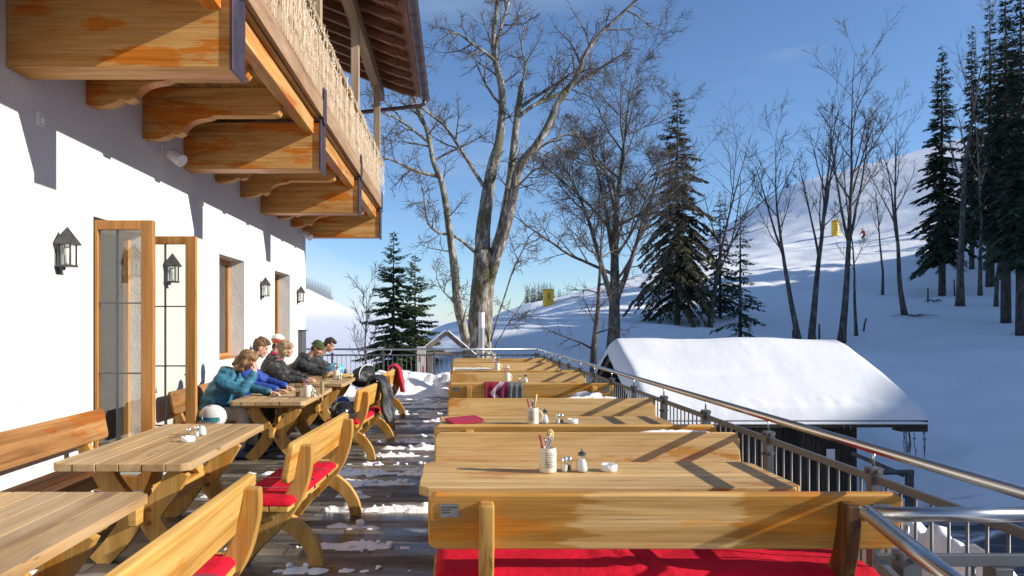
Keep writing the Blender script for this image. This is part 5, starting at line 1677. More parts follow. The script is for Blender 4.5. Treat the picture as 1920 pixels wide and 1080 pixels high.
def sub(mb, rnd, pts, rad, dirs, L, lvl, cfg, t0=None):
    if lvl >= cfg['max']: return
    k = cfg['n'][min(lvl, len(cfg['n']) - 1)]
    cnt = max(1, int(k * (L if cfg.get('perm') else 1) + rnd.random()))
    s0 = cfg['start'][min(lvl, len(cfg['start']) - 1)] if t0 is None else t0
    ang0 = rnd.uniform(0, 6.28)
    for i in range(cnt):
        t = s0 + (1 - s0) * (i + rnd.random()) / cnt
        f = t * (len(pts) - 1); a = min(int(f), len(pts) - 2); q = pts[a].lerp(pts[a + 1], f - a)
        dd = dirs[min(a + 1, len(dirs) - 1)]
        rr = rad[a] + (rad[a + 1] - rad[a]) * (f - a)
        u = dd.orthogonal().normalized(); w = dd.cross(u)
        ang0 += 2.4 + rnd.gauss(0, .5)
        spread = R(rnd.gauss(*cfg['ang'][min(lvl, len(cfg['ang']) - 1)]))
        nd = (dd * math.cos(spread) + (u * math.cos(ang0) + w * math.sin(ang0)) * math.sin(spread)).normalized()
        LL = L * cfg['ratio'][min(lvl, len(cfg['ratio']) - 1)] * (1 - .55 * t) * rnd.uniform(.6, 1.25)
        LL = max(LL, cfg.get('lmin', .2))
        grow(mb, rnd, q, nd, LL, max(cfg['rmin'], min(rr * .65, LL * cfg.get('fat', .020) + .003)), lvl + 1, cfg)

BEECH = dict(seg=(.6, .45, .3, .2, .15), wig=(.05, .10, .13, .16, .2), up=(.02, .03, .04, .03, .02), taper=.22, rmin=.0065, max=4, n=(16, 8, 6, 4), perm=False,
             start=(.28, .2, .15, .1), ang=((48, 10), (42, 12), (40, 14), (40, 15)), ratio=(.55, .5, .45, .45), lmin=.25)
SLIM = dict(BEECH, n=(11, 6, 4), max=3, start=(.42, .3, .2), ang=((30, 8), (28, 9), (32, 10)), ratio=(.34, .5, .5), up=(.015, .055, .06, .03), wig=(.03, .055, .08, .1), rmin=.008, fat=.012, open=.27)

def bare_tree(px, py, d, h, r, seed, label, cfg, lean=(0, 0), group='bare trees on the snowy slope', fork=None, base_z=None):
    rnd = random.Random(seed)
    q = P(px, py, d); z = gz(q.x, q.y) if base_z is None else base_z
    root = empty('bare_tree', (q.x, q.y, z)); tag(root, label, 'tree', group)
    tr = MB(); br = MB()
    n = 14; pts = []; rad = []; dirs = []
    p = Vector((0, 0, -.4)); dv = Vector((lean[0], lean[1], 1)).normalized()
    for i in range(n + 1):
        t = i / n
        pts.append(p.copy()); rad.append(r * ((1 - t) ** 1.25 * .96 + .04) * (1 + .35 * math.exp(-t * 22))); dirs.append(dv.copy())
        dv = (dv + Vector((rnd.gauss(0, .035), rnd.gauss(0, .035), .03))).normalized(); p = p + dv * ((h + .4) / n)
    tr.tube(pts, rad, 10, cap=True)
    tr.build('trunk', M['beech_bark'], root, smooth=True)
    sub(br, rnd, pts, rad, dirs, h, 0, cfg)
    if fork:
        for (t, ang, L, rr) in fork:
            a = int(t * n); dd = (dirs[a] + Vector((math.sin(ang) * cfg.get('open', .45), math.cos(ang) * .25, .25))).normalized()
            grow(br, rnd, pts[a], dd, L, rr, 0, dict(cfg, n=(cfg['n'][0] * .6,) + tuple(cfg['n'][1:])))
    br.build('branches', M['beech_bark'], root, smooth=True)
    return root

# the two bare trees behind the terrace corner
bare_tree(1148, 640, 28, 11.2, .27, 11, 'big spreading bare tree with dense fine twigs behind the barn roof', dict(BEECH, n=(20, 10, 6, 4), fat=.014, rmin=.0055), lean=(.07, 0), fork=[(.28, 2.0, 5.5, .12), (.25, -1.4, 6.0, .12), (.36, -.6, 5.0, .10)])
bare_tree(1113, 690, 25.5, 6.6, .16, 5, 'thin dark bare tree just left of the big spreading one', dict(BEECH, n=(15, 7, 5), max=3, start=(.25, .2, .1), ratio=(.34, .5, .45), ang=((62, 10), (45, 12), (40, 14)), up=(.0, -.01, .0, 0)), lean=(.0, 0))
bare_tree(1500, 640, 38, 11.0, .16, 21, 'leaning slim bare tree, leftmost of the row above the barn', SLIM, lean=(-.20, 0), fork=[(.45, -1.6, 5, .07)])
bare_tree(1523, 640, 39, 13.3, .19, 22, 'upright slim bare tree with pale trunk, second in the row above the barn', SLIM, lean=(-.04, 0), fork=[(.5, 1.3, 5, .08), (.42, -1.3, 5, .07)])
bare_tree(1577, 648, 40, 15.6, .20, 23, 'tallest slim bare tree with a fan of twigs in the row above the barn', dict(SLIM, n=(15, 7, 5)), lean=(-.01, 0), fork=[(.36, 1.4, 7, .085), (.42, -1.4, 7, .085), (.5, 1.8, 5, .06)])
bare_tree(1606, 630, 41, 9.0, .10, 24, 'thinnest sapling beside the tallest slim tree', SLIM, lean=(-.06, 0))
bare_tree(1698, 590, 45, 12.6, .17, 25, 'slim bare tree leaning left beside the tall conifers', SLIM, lean=(-.10, 0), fork=[(.4, -1.5, 5.5, .08)])
bare_tree(1800, 588, 47, 18.5, .24, 26, 'tall bare tree among the dark conifers at the right', SLIM, lean=(.0, 0))
bare_tree(1330, 615, 43, 11.5, .16, 27, 'bare tree standing behind the broad olive spruce', dict(BEECH, n=(15, 7, 5), max=3), lean=(.12, 0))
bare_tree(690, 705, 29, 4.6, .07, 28, 'small bare sapling left of the two green spruces', dict(SLIM, start=(.15, .2, .1), ratio=(.45, .5, .5)), lean=(-.05, 0), base_z=-1.2)
bare_tree(1655, 590, 55, 9.5, .11, 29, 'faint bare sapling behind the leaning slim tree', SLIM, lean=(.02, 0))

# ---- the old maple, limb by limb
def maple():
    D = 24.0
    b0 = P(893, 690, D); root = empty('old_maple', (b0.x, b0.y, gz(b0.x, b0.y))); tag(root, 'huge old maple with pale mossy forked trunks rising behind the end railing', 'tree')
    o0 = Vector((b0.x, b0.y, gz(b0.x, b0.y)))
    rnd = random.Random(77)
    cfg = dict(seg=(.5, .4, .28, .2, .15), wig=(.12, .16, .2, .22, .25), up=(.03, .05, .05, .04, .03), taper=.25, rmin=.007, max=3, n=(7, 6, 5, 3), start=(.1, .15, .1, .1),
               ang=((55, 14), (48, 14), (45, 15), (45, 15)), ratio=(.6, .55, .5, .5), lmin=.22)
    tr = MB(); br = MB()
    def limb(mb, pix, dep0, dep1, r0, r1, n=10, cnt=0, L=1.8, start=.25, lvl=1):
        raw = []
        for i, (x, y) in enumerate(pix):
            t = i / (len(pix) - 1); raw.append(P(x, y, D + dep0 + (dep1 - dep0) * t) - o0)
        pts = []
        for i in range(len(raw) - 1):       # smooth through the points
            p0, p1, p2, p3 = raw[max(i-1, 0)], raw[i], raw[i+1], raw[min(i+2, len(raw)-1)]
            for k in range(4):
                t = k / 4
                pts.append(.5 * ((2*p1) + (p2-p0)*t + (2*p0-5*p1+4*p2-p3)*t*t + (3*p1-p0-3*p2+p3)*t*t*t))
        pts.append(raw[-1])
        m = len(pts)
        rad = [(r0 + (r1 - r0) * i / (m - 1)) * (1 + .10 * mnoise.noise((i * .45, r0 * 30, len(pix)))) for i in range(m)]
        rad = [q * .66 for q in rad]
        mb.tube(pts, rad, n, cap=True)
        dirs = [(pts[min(i+1, m-1)] - pts[max(i-1, 0)]).normalized() for i in range(m)]
        if cnt:
            c2 = dict(cfg, n=(cnt,) * 2 + (6, 5, 4))
            sub(br, rnd, pts, rad, dirs, L / cfg['ratio'][1] , 0, dict(c2, n=(cnt, 6, 5, 3)), t0=start)
        return pts
    limb(tr, [(893, 705), (896, 660), (900, 610), (903, 560), (906, 520), (907, 470)], 0, 0, .74, .48, 18)
    limb(tr, [(880, 690), (876, 650), (868, 612), (858, 570), (852, 504), (842, 430), (834, 372), (826, 335)], -.1, -1.0, .27, .13, 12, cnt=5, L=1.6)
    limb(tr, [(826, 335), (812, 302), (805, 265), (796, 233), (780, 195), (768, 150), (764, 110)], -1.0, -1.6, .14, .05, 8, cnt=9, L=1.8, start=.1)
    limb(tr, [(805, 268), (770, 240), (744, 222), (717, 211), (690, 190)], -1.2, -2.2, .07, .025, 6, cnt=8, L=1.3, start=.1)
    limb(tr, [(820, 330), (795, 325), (768, 315), (740, 302), (714, 292), (690, 270)], -1.0, -2.0, .085, .03, 6, cnt=9, L=1.3, start=.1)
    limb(tr, [(842, 440), (822, 436), (805, 422), (798, 400), (796, 372), (790, 350)], -.7, -1.4, .07, .025, 6, cnt=9, L=1.0, start=.1)
    limb(tr, [(848, 440), (870, 455), (893, 475)], -.6, -.1, .06, .09, 6, cnt=2, L=.9)
    limb(tr, [(906, 348), (884, 312), (862, 277), (846, 252), (831, 233), (805, 213), (778, 192)], 0, -1.8, .11, .045, 7, cnt=8, L=1.4)
    limb(tr, [(906, 500), (905, 441), (911, 390), (916, 353), (924, 310), (932, 283), (938, 250), (941, 215)], 0, .4, .42, .19, 14, cnt=3, L=1.5, start=.4)
    limb(tr, [(941, 215), (941, 170), (934, 135), (927, 105), (925, 63), (931, 20), (933, -30), (940, -70)], .4, .8, .20, .07, 10, cnt=13, L=2.0, start=.05)
    limb(tr, [(926, 100), (938, 58), (948, 25), (957, -10), (964, -50)], .5, 1.2, .10, .045, 8, cnt=9, L=1.5, start=.1)
    limb(tr, [(930, 115), (905, 95), (880, 78), (858, 62), (838, 64)], .4, -.4, .09, .03, 7, cnt=9, L=1.5, start=.1)
    limb(tr, [(907, 560), (914, 515), (928, 470), (942, 420), (953, 360), (961, 300), (967, 240), (973, 195), (979, 155)], 0, .8, .27, .14, 12, cnt=5, L=1.5, start=.5)
    limb(tr, [(979, 158), (985, 120), (978, 90), (982, 50)], .8, 1.0, .07, .03, 6, cnt=7, L=1.3, start=.0)
    limb(tr, [(971, 205), (1000, 184), (1030, 165), (1062, 145), (1085, 128)], .8, 0.1, .10, .05, 7, cnt=8, L=1.5)
    limb(tr, [(908, 575), (920, 520), (934, 470), (948, 430), (960, 375), (973, 315), (988, 292), (1002, 277), (1026, 239), (1045, 195), (1060, 172)], -.1, -.6, .28, .15, 12, cnt=3, L=1.5, start=.5)
    limb(tr, [(1060, 172), (1076, 151), (1088, 128), (1095, 105), (1120, 69), (1152, 38), (1190, 3), (1215, -25)], -.6, -1.2, .14, .05, 9, cnt=13, L=1.9, start=.05)
    limb(tr, [(973, 320), (998, 290), (1026, 268), (1055, 255), (1085, 248)], -.3, .8, .09, .04, 7, cnt=7, L=1.5)
    limb(tr, [(968, 222), (1000, 198), (1035, 182), (1075, 160), (1125, 128), (1150, 112), (1180, 96)], .6, 1.2, .12, .035, 7, cnt=11, L=1.7, start=.15)
    limb(tr, [(958, 385), (970, 352), (985, 335), (1004, 318), (1030, 312)], -.2, -1.2, .07, .03, 6, cnt=8, L=1.3, start=.1)
    limb(tr, [(920, 640), (932, 600), (948, 550), (963, 504), (980, 470), (995, 441), (1018, 430)], -.3, -1.4, .055, .02, 6, cnt=8, L=1.0, start=.4)
    limb(tr, [(926, 655), (945, 620), (965, 590), (985, 560)], -.3, -1.4, .04, .015, 5, cnt=5, L=.9, start=.3)
    limb(tr, [(862, 585), (845, 560), (830, 545), (818, 520)], -.4, -1.2, .05, .02, 5, cnt=6, L=1.0, start=.2)
    tr.build('trunk', M['maple_bark'], root, smooth=True)
    br.build('branches', M['twig_bark'], root, smooth=True)
maple()

# ---- spruces
def spruce_mesh(h, rad, seed, needle, start=.08, nwh=34, droop=.35, dens=1.0, spray=.30, gap=.0, upper_bare=0.0):
    rnd = random.Random(seed)
    tr = MB(); n = 12
    tr.tube([(.02 * h * .1 * mnoise.noise((i * .3, seed, 0)), .02 * h * .1 * mnoise.noise((i * .3, seed, 4)), -.5 + (h + .3) * i / n) for i in range(n + 1)], [max(.012, h * .0135 * (1 - i / n) + .01) for i in range(n + 1)], 9)
    fo = MB()
    for w in range(nwh):
        t = start + (1 - start) * max(0.0, (w + rnd.uniform(-.25, .25)) / nwh) ** .92
        if t > .985: continue
        z = h * t
        L0 = rad * ((1 - t) ** .85 * .97 + .03) * (1 if t > start + .12 else .75 + .25 * (t - start) / .12)
        k = 6 if t < .8 else 5
        a0 = rnd.uniform(0, 6.28)
        for b in range(k):
            if rnd.random() < gap: continue
            a = a0 + 6.283 * b / k + rnd.gauss(0, .22); L = L0 * rnd.uniform(.50, 1.22) * (1 + .28 * mnoise.noise((math.cos(a) * 1.3, math.sin(a) * 1.3, t * 9 + seed)))
            if L < .1: L = .1
            zj = rnd.uniform(-.5, .5) * h * (1 - start) / nwh
            dh = Vector((math.cos(a), math.sin(a), 0)); pts = []
            m = max(4, int(L / .35)); rise = .22 if t > .7 else .05
            for i in range(m + 1):
                s = i / m
                pts.append(Vector((0, 0, z + zj)) + dh * (L * s) + Vector((0, 0, L * (rise * s - droop * s * s * (1.1 - t) * 1.6 + .18 * s ** 4))))
            tr.tube([pts[0], pts[m // 2], pts[-1]], [.012 + L * .006, .008 + L * .003, .004], 3, cap=False)
            step = .085 / dens
            cnt = int(L / step)
            for i in range(cnt):
                s = (i + rnd.random()) / cnt
                if s < .12: continue
                f = s * m; c = min(int(f), m - 1); p = pts[c].lerp(pts[c + 1], f - c); d = (pts[c + 1] - pts[c]).normalized()
                side = d.cross(Vector((0, 0, 1))).normalized()
                for sg in (-1, 1):
                    ln = spray * (.45 + .9 * L / max(rad, .1)) * rnd.uniform(.6, 1.2) * (1.1 - .55 * s)
                    dv = (d * rnd.uniform(.45, .9) + side * sg * rnd.uniform(.6, 1.0) + Vector((0, 0, rnd.uniform(-.75, .08)))).normalized()
                    wv = dv.cross(Vector((rnd.uniform(-.4, .4), rnd.uniform(-.4, .4), 1))).normalized() * ln * rnd.uniform(.15, .26)
                    e = p + dv * ln; mid = p + dv * ln * .45 + Vector((0, 0, -.02))
                    fo.add([p, mid + wv, e, mid - wv], [(0, 1, 2, 3)])
    # leader
    for i in range(26):
        z = h * (.95 + .05 * i / 26); a = rnd.uniform(0, 6.28); p = Vector((0, 0, z)); dv = Vector((math.cos(a), math.sin(a), .5)).normalized() * (.10 + .3 * (1 - i / 26) * .6)
        wv = dv.cross(Vector((0, 0, 1))).normalized() * .02
        fo.add([p, p + dv * .5 + wv, p + dv, p + dv * .5 - wv], [(0, 1, 2, 3)])
    return tr, fo
def spruce(px, py, d, h, rad, seed, label, needle, base_z=None, xyz=None, group='spruces', **kw):
    q = P(px, py, d) if xyz is None else Vector(xyz)
    z = gz(q.x, q.y) if base_z is None else base_z
    root = empty('spruce_tree', (q.x, q.y, z)); tag(root, label, 'tree', group)
    tr, fo = spruce_mesh(h, rad, seed, needle, **kw)
    tr.build('trunk', M['spruce_bark'], root, smooth=True)
    fo.build('crown', M[needle], root)
    return root
def respruce(src, px, py, d, s, sr, rz, label, base_z=None, xyz=None, group=None):
    q = P(px, py, d) if xyz is None else Vector(xyz)
    o = copy_tree(src); z = gz(q.x, q.y) if base_z is None else base_z
    o.location = (q.x, q.y, z); o.rotation_euler = (0, 0, rz); o.scale = (sr, sr, s); o['label'] = label
    if group: o['group'] = group
    return o
spruce(738, 700, 31, 7.6, 2.3, 3, 'taller of the two green spruces beyond the end railing', 'needle_fresh', base_z=-2.0, nwh=32, dens=2.0, spray=.42, start=.05, droop=.34, gap=.12, group='green spruces beyond the end railing')
spruce(778, 700, 32.5, 7.0, 2.1, 4, 'shorter green spruce to the right of its taller twin', 'needle_fresh', base_z=-2.2, nwh=30, dens=2.0, spray=.42, start=.05, droop=.32, gap=.12, group='green spruces beyond the end railing')
s3 = spruce(1270, 605, 44, 14.1, 3.5, 5, 'broad olive spruce with drooping brown boughs in the middle of the slope', 'needle_olive', nwh=44, dens=1.3, spray=.58, start=.10, droop=.75, gap=.22)
spruce(1388, 640, 35, 6.6, 1.5, 6, 'small sparse spruce before the broad olive one', 'needle_dark', nwh=17, dens=.85, spray=.42, start=.06, droop=.35, gap=.25)
s5 = spruce(1350, 605, 46, 8.0, 1.9, 15, 'low dark spruce tucked at the right foot of the broad olive one', 'needle_dark', nwh=22, dens=.9, spray=.45, start=.06, droop=.45)
g = 'dark conifers at the right edge'
sA = spruce(1766, 556, 54, 18.6, 2.5, 7, 'dark spruce at the left end of the tall conifer stand', 'needle_dark', nwh=52, dens=1.3, spray=.70, start=.14, droop=.55, gap=.26, group=g)
sB = spruce(1886, 615, 41, 19.5, 1.75, 8, 'tallest dark spruce with long bare lower trunk by the right edge', 'needle_dark', nwh=50, dens=1.3, spray=.66, start=.2, droop=.6, gap=.22, group=g)
sC = spruce(1856, 548, 55, 22.0, 1.9, 9, 'tall dark spruce behind, in the middle of the conifer stand', 'needle_dark', nwh=54, dens=1.2, spray=.7, start=.18, droop=.6, gap=.22, group=g)
respruce(sB, 1914, 640, 37, .95, .95, 1.2, 'dark spruce trunk cut by the right edge of the photo')
respruce(sC, 1912, 560, 60, .9, .9, 4.1, 'dark spruce at the back right of the conifer stand')
respruce(sA, 1822, 560, 62, 1.12, .8, 2.2, 'slender dark spruce filling the back of the conifer stand')
respruce(sC, 1886, 560, 64, 1.0, 1.1, 1.0, 'dark spruce behind the tallest one in the conifer stand')
bare_tree(1838, 570, 52, 15, .15, 33, 'thin bare tree deep in the conifer stand', SLIM, lean=(.01, 0))
bare_tree(1868, 590, 46, 15, .13, 34, 'thin bare tree left of the tallest dark spruce', SLIM, lean=(.03, 0))
# forest outside the frame on the right, it throws the broken shade on the slope
rf = random.Random(12)
off = [(47, 50), (46, 43), (52, 49), (44, 37), (50, 40), (41, 33)]
for i, (x, y) in enumerate(off):
    if x < .777 * y + 3.6: x = .777 * y + 3.6 + rf.uniform(0, 2)
    src = (sA, sB, sC)[i % 3]
    respruce(src, 0, 0, 0, rf.uniform(.85, 1.1), rf.uniform(.95, 1.25), rf.uniform(0, 6), 'dark spruce of the stand beyond the right edge', xyz=(x, y, 0), group='conifers beyond the right edge')
for i in range(11):  # unseen row added on the shoulder to streak the slope with shade
    y = 22 + i * 3.6 + rf.uniform(-1.2, 1.2); x = 80 + rf.uniform(-4, 4)
    respruce((sA, sC, sB)[i % 3], 0, 0, 0, rf.uniform(.35, .75), rf.uniform(.6, 1.0), rf.uniform(0, 6), 'unseen spruce added on the shoulder beyond the right edge for its shadow', xyz=(x, y, 0), group='conifers beyond the right edge')
for i in range(16):  # second unseen row, added so its shadows break up the shade edge
    y = 54 + i * 1.7 + rf.uniform(-.7, .7); x = 80 + rf.uniform(-5, 5)
    respruce((sA, sC, sB)[i % 3], 0, 0, 0, rf.uniform(.22, .5), rf.uniform(.5, .9), rf.uniform(0, 6), 'unseen spruce added on the shoulder beyond the right edge for its shadow', xyz=(x, y, 0), group='conifers beyond the right edge')
# far small trees
for i, (px, py, d, s) in enumerate(((1476, 350, 163, .34), (1262 + 240, 346, 170, .2))):
    respruce(s5, px, py, d, s * 1.2, s * 1.5, i, ('tiny lone spruce on the skyline of the piste', 'tinier bush on the skyline beside the lone spruce')[i], group='skyline trees')
for i in range(14):
    px = 985 + i * 6 + rf.uniform(-3, 3); d = 235 + rf.uniform(-12, 12)
    top = 523 + abs(px - 1020) * .42 + rf.uniform(0, 9)
    q = P(px, top, d)
    respruce(s5, px, 600, d, .9, .95, rf.uniform(0, 6), 'misty dark conifer of the far wooded knoll left of the squat yellow pad', base_z=q.z - 7.2, group='conifers on the far misty knoll')
for i in range(9):
    px = 574 + i * 5.5; d = 615; q = P(px, 540 + i * 2.2, d)
    respruce(s5, px, 545, d, 1.5, 2.4, i, 'tiny conifer on the far snowy ridge by the house corner', group='conifers on the far ridge', base_z=gz(q.x, q.y) - .5)

# stakes and fallen branches in the snow
for i, (px, py, d, h, lean, lb) in enumerate(((1618, 607, 42, .75, .2, 'short leaning wooden stake in the snow beside the sapling'), (1740, 562, 50, 1.0, 0, 'upright wooden stake near the left conifer'), (1536, 628, 40, .9, .0, 'thin stake right of the pale slim trunk'), (1487, 636, 40, .5, 0, 'low stake left of the leaning slim tree'), (1790, 548, 53, 1.2, -.05, 'wooden stake between the conifers'))):
    q = P(px, py, d); z = gz(q.x, q.y); mb = MB(); mb.tube([(0, 0, -.3), (lean * .5, 0, h * .6), (lean, 0, h)], [.055, .05, .04], 7)
    o = mb.build('wooden_stake', M['spruce_bark'], smooth=False); o.location = (q.x, q.y, z); tag(o, lb, 'stake', 'stakes in the snow')
for i, (px, py, d, lb) in enumerate(((1715, 600, 44, 'fallen twiggy branch lying on the snow left of the conifers'), (1752, 562, 50, 'dark twig heap at the foot of the left conifer'))):
    q = P(px, py, d); mb = MB(); rr = random.Random(40 + i)
    for k in range(9):
        a = rr.uniform(-.5, .5) + (3.14 if k % 2 else 0); L = rr.uniform(.5, 1.6 if i == 0 else .7)
        mb.tube([(0, rr.uniform(-.2, .2), .06), (math.cos(a) * L * .5, math.sin(a) * L * .4, .12 + rr.uniform(0, .1)), (math.cos(a) * L, math.sin(a) * L * .8, .05)], [.022, .016, .008], 5)
    o = mb.build('fallen_branch', M['spruce_bark']); o.location = (q.x, q.y, gz(q.x, q.y)); tag(o, lb, 'branch')
# ================================================================ people
def capsule(mb, a, b, ra, rb, n=14):
    a, b = Vector(a), Vector(b)
    k = 5; d = (b - a); pts = [a + d * i / k for i in range(k + 1)]
    mb.tube(pts, [ra + (rb - ra) * i / k for i in range(k + 1)], n); mb.ball(a, ra, 14, 9); mb.ball(b, rb, 14, 9)
def blob(name, mb, mat, parent, voxel=.009, smooth=3, disp=0.0, dscale=8.0, dvec=(1, 1, 1), paint=None, seed=0):
    o = mb.build(name + '_src', mat if not isinstance(mat, (list, tuple)) else mat[0])
    r = o.modifiers.new('r', 'REMESH'); r.mode = 'VOXEL'; r.voxel_size = voxel; r.use_smooth_shade = True
    if smooth:
        s = o.modifiers.new('s', 'SMOOTH'); s.iterations = smooth; s.factor = .5
    dg = bpy.context.evaluated_depsgraph_get()
    me = bpy.data.meshes.new_from_object(o.evaluated_get(dg))
    bpy.data.objects.remove(o, do_unlink=True)
    me.name = name
    if disp:
        me.update()
        nv = len(me.vertices); nr = [v.normal.copy() for v in me.vertices]
        for v, nn in zip(me.vertices, nr):
            q = Vector((v.co.x * dvec[0], v.co.y * dvec[1], v.co.z * dvec[2])) * dscale + Vector((seed, seed * 2, 0))
            v.co = v.co + nn * disp * (mnoise.noise(q) + .5 * (1 - abs(mnoise.noise(q * 2.1)) * 2) * .6)
    me.materials.clear()
    for m in (mat if isinstance(mat, (list, tuple)) else [mat]): me.materials.append(m)
    if paint:
        for p in me.polygons: p.material_index = paint(p.center)
    me.polygons.foreach_set('use_smooth', [True] * len(me.polygons))
    ob = bpy.data.objects.new(name, me); col.objects.link(ob)
    if parent: ob.parent = parent
    return ob
SKIN = simple('skin', (.50, .28, .19), .6, var=.14, scale=12, spec=.2)
LIP = simple('lips', (.42, .17, .14), .5)
BROW = simple('eyebrow', (.12, .07, .04), .8)
def hand(mb, W, d, palm_n, curl=.35, side=1, s=1.0):
    """W wrist, d finger direction, palm_n palm normal (away from the back)"""
    d = Vector(d).normalized(); pn = Vector(palm_n); pn = (pn - d * pn.dot(d)).normalized(); sd = d.cross(pn) * side
    W = Vector(W)
    for t in (-.022, -.007, .008, .022):
        capsule(mb, W + sd * t * .6 + d * .01, W + sd * t * 1.15 + d * .085, .016, .0125, 8)
    for i, (t, L) in enumerate(((-.030, .060), (-.010, .072), (.010, .077), (.030, .070))):
        p = W + sd * t + d * .088; dd = d.copy()
        dd = (d + sd * t * 4).normalized()
        for k, f in enumerate((.45, .32, .23)):
            c = curl * (k + .4) * (1 + .12 * i)
            dk = (dd * math.cos(c) + pn * math.sin(c)).normalized(); e = p + dk * L * f
            capsule(mb, p, e, .0095 - .0008 * k, .0088 - .0008 * k, 8); p = e
    p = W + sd * .026 + d * .025; t1 = (d * .75 + sd * .75 + pn * .25).normalized(); e = p + t1 * .042; capsule(mb, p, e, .013, .0105, 8)
    t2 = (d * .9 + sd * .25 + pn * .35).normalized(); capsule(mb, e, e + t2 * .032, .0105, .009, 8)
def head_frame(Hc, yaw, pitch):
    return Matrix.Translation(Hc) @ Matrix.Rotation(R(yaw), 4, 'Z') @ Matrix.Rotation(R(pitch), 4, 'Y')
def head(mb, F):
    Q = F.to_3x3()
    def b(c, r): mb.ball(F @ Vector(c), r, 18, 12, Q)
    b((-.012, 0, .028), (.096, .077, .090)); b((.030, 0, -.035), (.062, .060, .078)); b((.058, 0, -.092), (.030, .034, .026)); b((.018, 0, -.06), (.06, .055, .055))
    for t in ((.086, 0, .012, .010), (.096, 0, -.005, .011), (.106, 0, -.022, .0135)): b(t[:3], (t[3], t[3], t[3]))
    for s in (-1, 1):
        b((.100, s * .011, -.025), (.010, .009, .008)); b((.076, s * .028, .028), (.016, .022, .009)); b((.066, s * .040, -.026), (.022, .020, .02)); b((-.008, s * .078, -.008), (.020, .011, .033))
    b((.088, 0, -.058), (.012, .024, .007)); b((.086, 0, -.069), (.013, .021, .007))
def person(x, y, label, spec):
    S = dict(lean=32, chest=.40, head=(.42, 0, 1.23), yaw=0, pitch=20, jacket=None, trousers=(.03, .03, .035), boots=(.05, .05, .06), hair='short', hairc=(.18, .10, .045),
             armR=((.36, -.30, .83), (.62, -.14, .80)), armL=((.36, .30, .83), (.62, .14, .80)), hood=False, collar=None, build=1.0, handR=None, handL=None, leg=0, seat=.50)
    S.update(spec)
    root = empty('person', (x, y, 0)); tag(root, label, 'person', 'guests at the sunny tables')
    bld = S['build']; a = R(S['lean'])
    hip = Vector((0, 0, S['seat'] + .06)); ch = hip + Vector((math.sin(a), 0, math.cos(a))) * S['chest']
    mid = hip.lerp(ch, .5) + Vector((-.03, 0, .0))
    Hc = Vector(S['head']); nk = ch + (Hc - ch) * .42 + Vector((-.02, 0, .0))
    F = head_frame(Hc, S['yaw'], S['pitch'])
    SR, SL = ch + Vector((.0, -.175 * bld, .045)), ch + Vector((.0, .175 * bld, .045))
    body = MB()
    capsule(body, hip, mid, .125, .115); capsule(body, mid, ch, .115, .12); capsule(body, SR, SL, .055, .055); capsule(body, ch, nk, .075, .056); capsule(body, nk, F @ Vector((-.02, 0, -.05)), .055, .058)
    head(body, F)
    for sh, key, hk, sd in ((SR, 'armR', 'handR', 1), (SL, 'armL', 'handL', -1)):
        E, W = [Vector(q) for q in S[key]]
        capsule(body, sh, E, .045, .036); capsule(body, E, W, .037, .026)
        hd = S[hk] or (tuple((W - E).normalized()), (0, 0, -1), .4)
        hand(body, W, hd[0], hd[1], hd[2], sd)
    legs = []
    for s in (-1, 1):
        hp = hip + Vector((.02, s * .09, -.02)); kn = Vector((.46 + .03 * s * S['leg'], s * (.14), S['seat'] + .05)); an = Vector((.40 + .10 * s * S['leg'] + (.08 if s > 0 else 0), s * .15, .12)); toe = an + Vector((.16, s * .02, -.075))
        legs.append((hp, kn, an, toe)); capsule(body, hp, kn, .075, .055); capsule(body, kn, an, .052, .036); capsule(body, an + Vector((-.03, 0, -.06)), toe, .035, .03)
    inv = F.inverted()
    def paint(c):
        q = inv @ c
        if q.x > .072 and abs(q.y) < .022 and -.073 < q.z < -.054: return 1
        if q.x > .06 and .010 < abs(q.y) < .050 and .024 < q.z < .036: return 2
        return 0
    b = blob('body', body, [SKIN, LIP, simple('brow', tuple(v * .6 for v in S['hairc']), .8)], root, voxel=.0062, smooth=2, paint=paint)
    # eyes
    for s in (-1, 1):
        mb = MB(); mb.ball(F @ Vector((.078, s * .029, .010)), (.0105, .0125, .0075), 12, 8, F.to_3x3()); e = mb.build('eye', simple('eye white', (.62, .58, .54), .2), b, smooth=True)
        mb = MB(); mb.ball(F @ Vector((.0875, s * .028, .009)), (.0025, .0052, .0052), 10, 6, F.to_3x3()); mb.build('iris', BROW, e, smooth=True)
    # jacket
    jk = MB()
    capsule(jk, hip + Vector((0, 0, -.05)), mid, .168 * bld, .165 * bld); capsule(jk, mid, ch, .165 * bld, .155 * bld)
    for s in (-1, 1):
        capsule(jk, hip + Vector((0, s * .06, -.05)), ch + Vector((0, s * .07, -.04)), .14 * bld, .125 * bld)
    capsule(jk, SR, SL, .085, .085); capsule(jk, ch + Vector((0, 0, .06)), nk + Vector((0, 0, .0)), .105, .078)
    for sh, key in ((SR, 'armR'), (SL, 'armL')):
        E, W = [Vector(q) for q in S[key]]
        capsule(jk, sh, E, .082 * bld, .066); capsule(jk, E, E.lerp(W, .92), .066, .046)
    if S['hood']:
        hd = nk + Vector((-.10, 0, .02))
        for k in range(9):
            t = R(-110 + 220 * k / 8); capsule(jk, hd + Vector((.10 - .10 * math.cos(t) - .02, .105 * math.sin(t), .03 * math.cos(t))), hd + Vector((.10 - .13 * math.cos(t) - .02, .12 * math.sin(t), -.05)), .045, .05, 10)
    J = S['jacket']
    jm = simple('jacket cloth', J, .62, var=.16, scale=9, bump=.45, bscale=30)
    jo = blob('jacket', jk, jm, root, voxel=.011, smooth=5, disp=.024, dscale=8, dvec=(.8, .8, 1.7), seed=x * 3 + y)
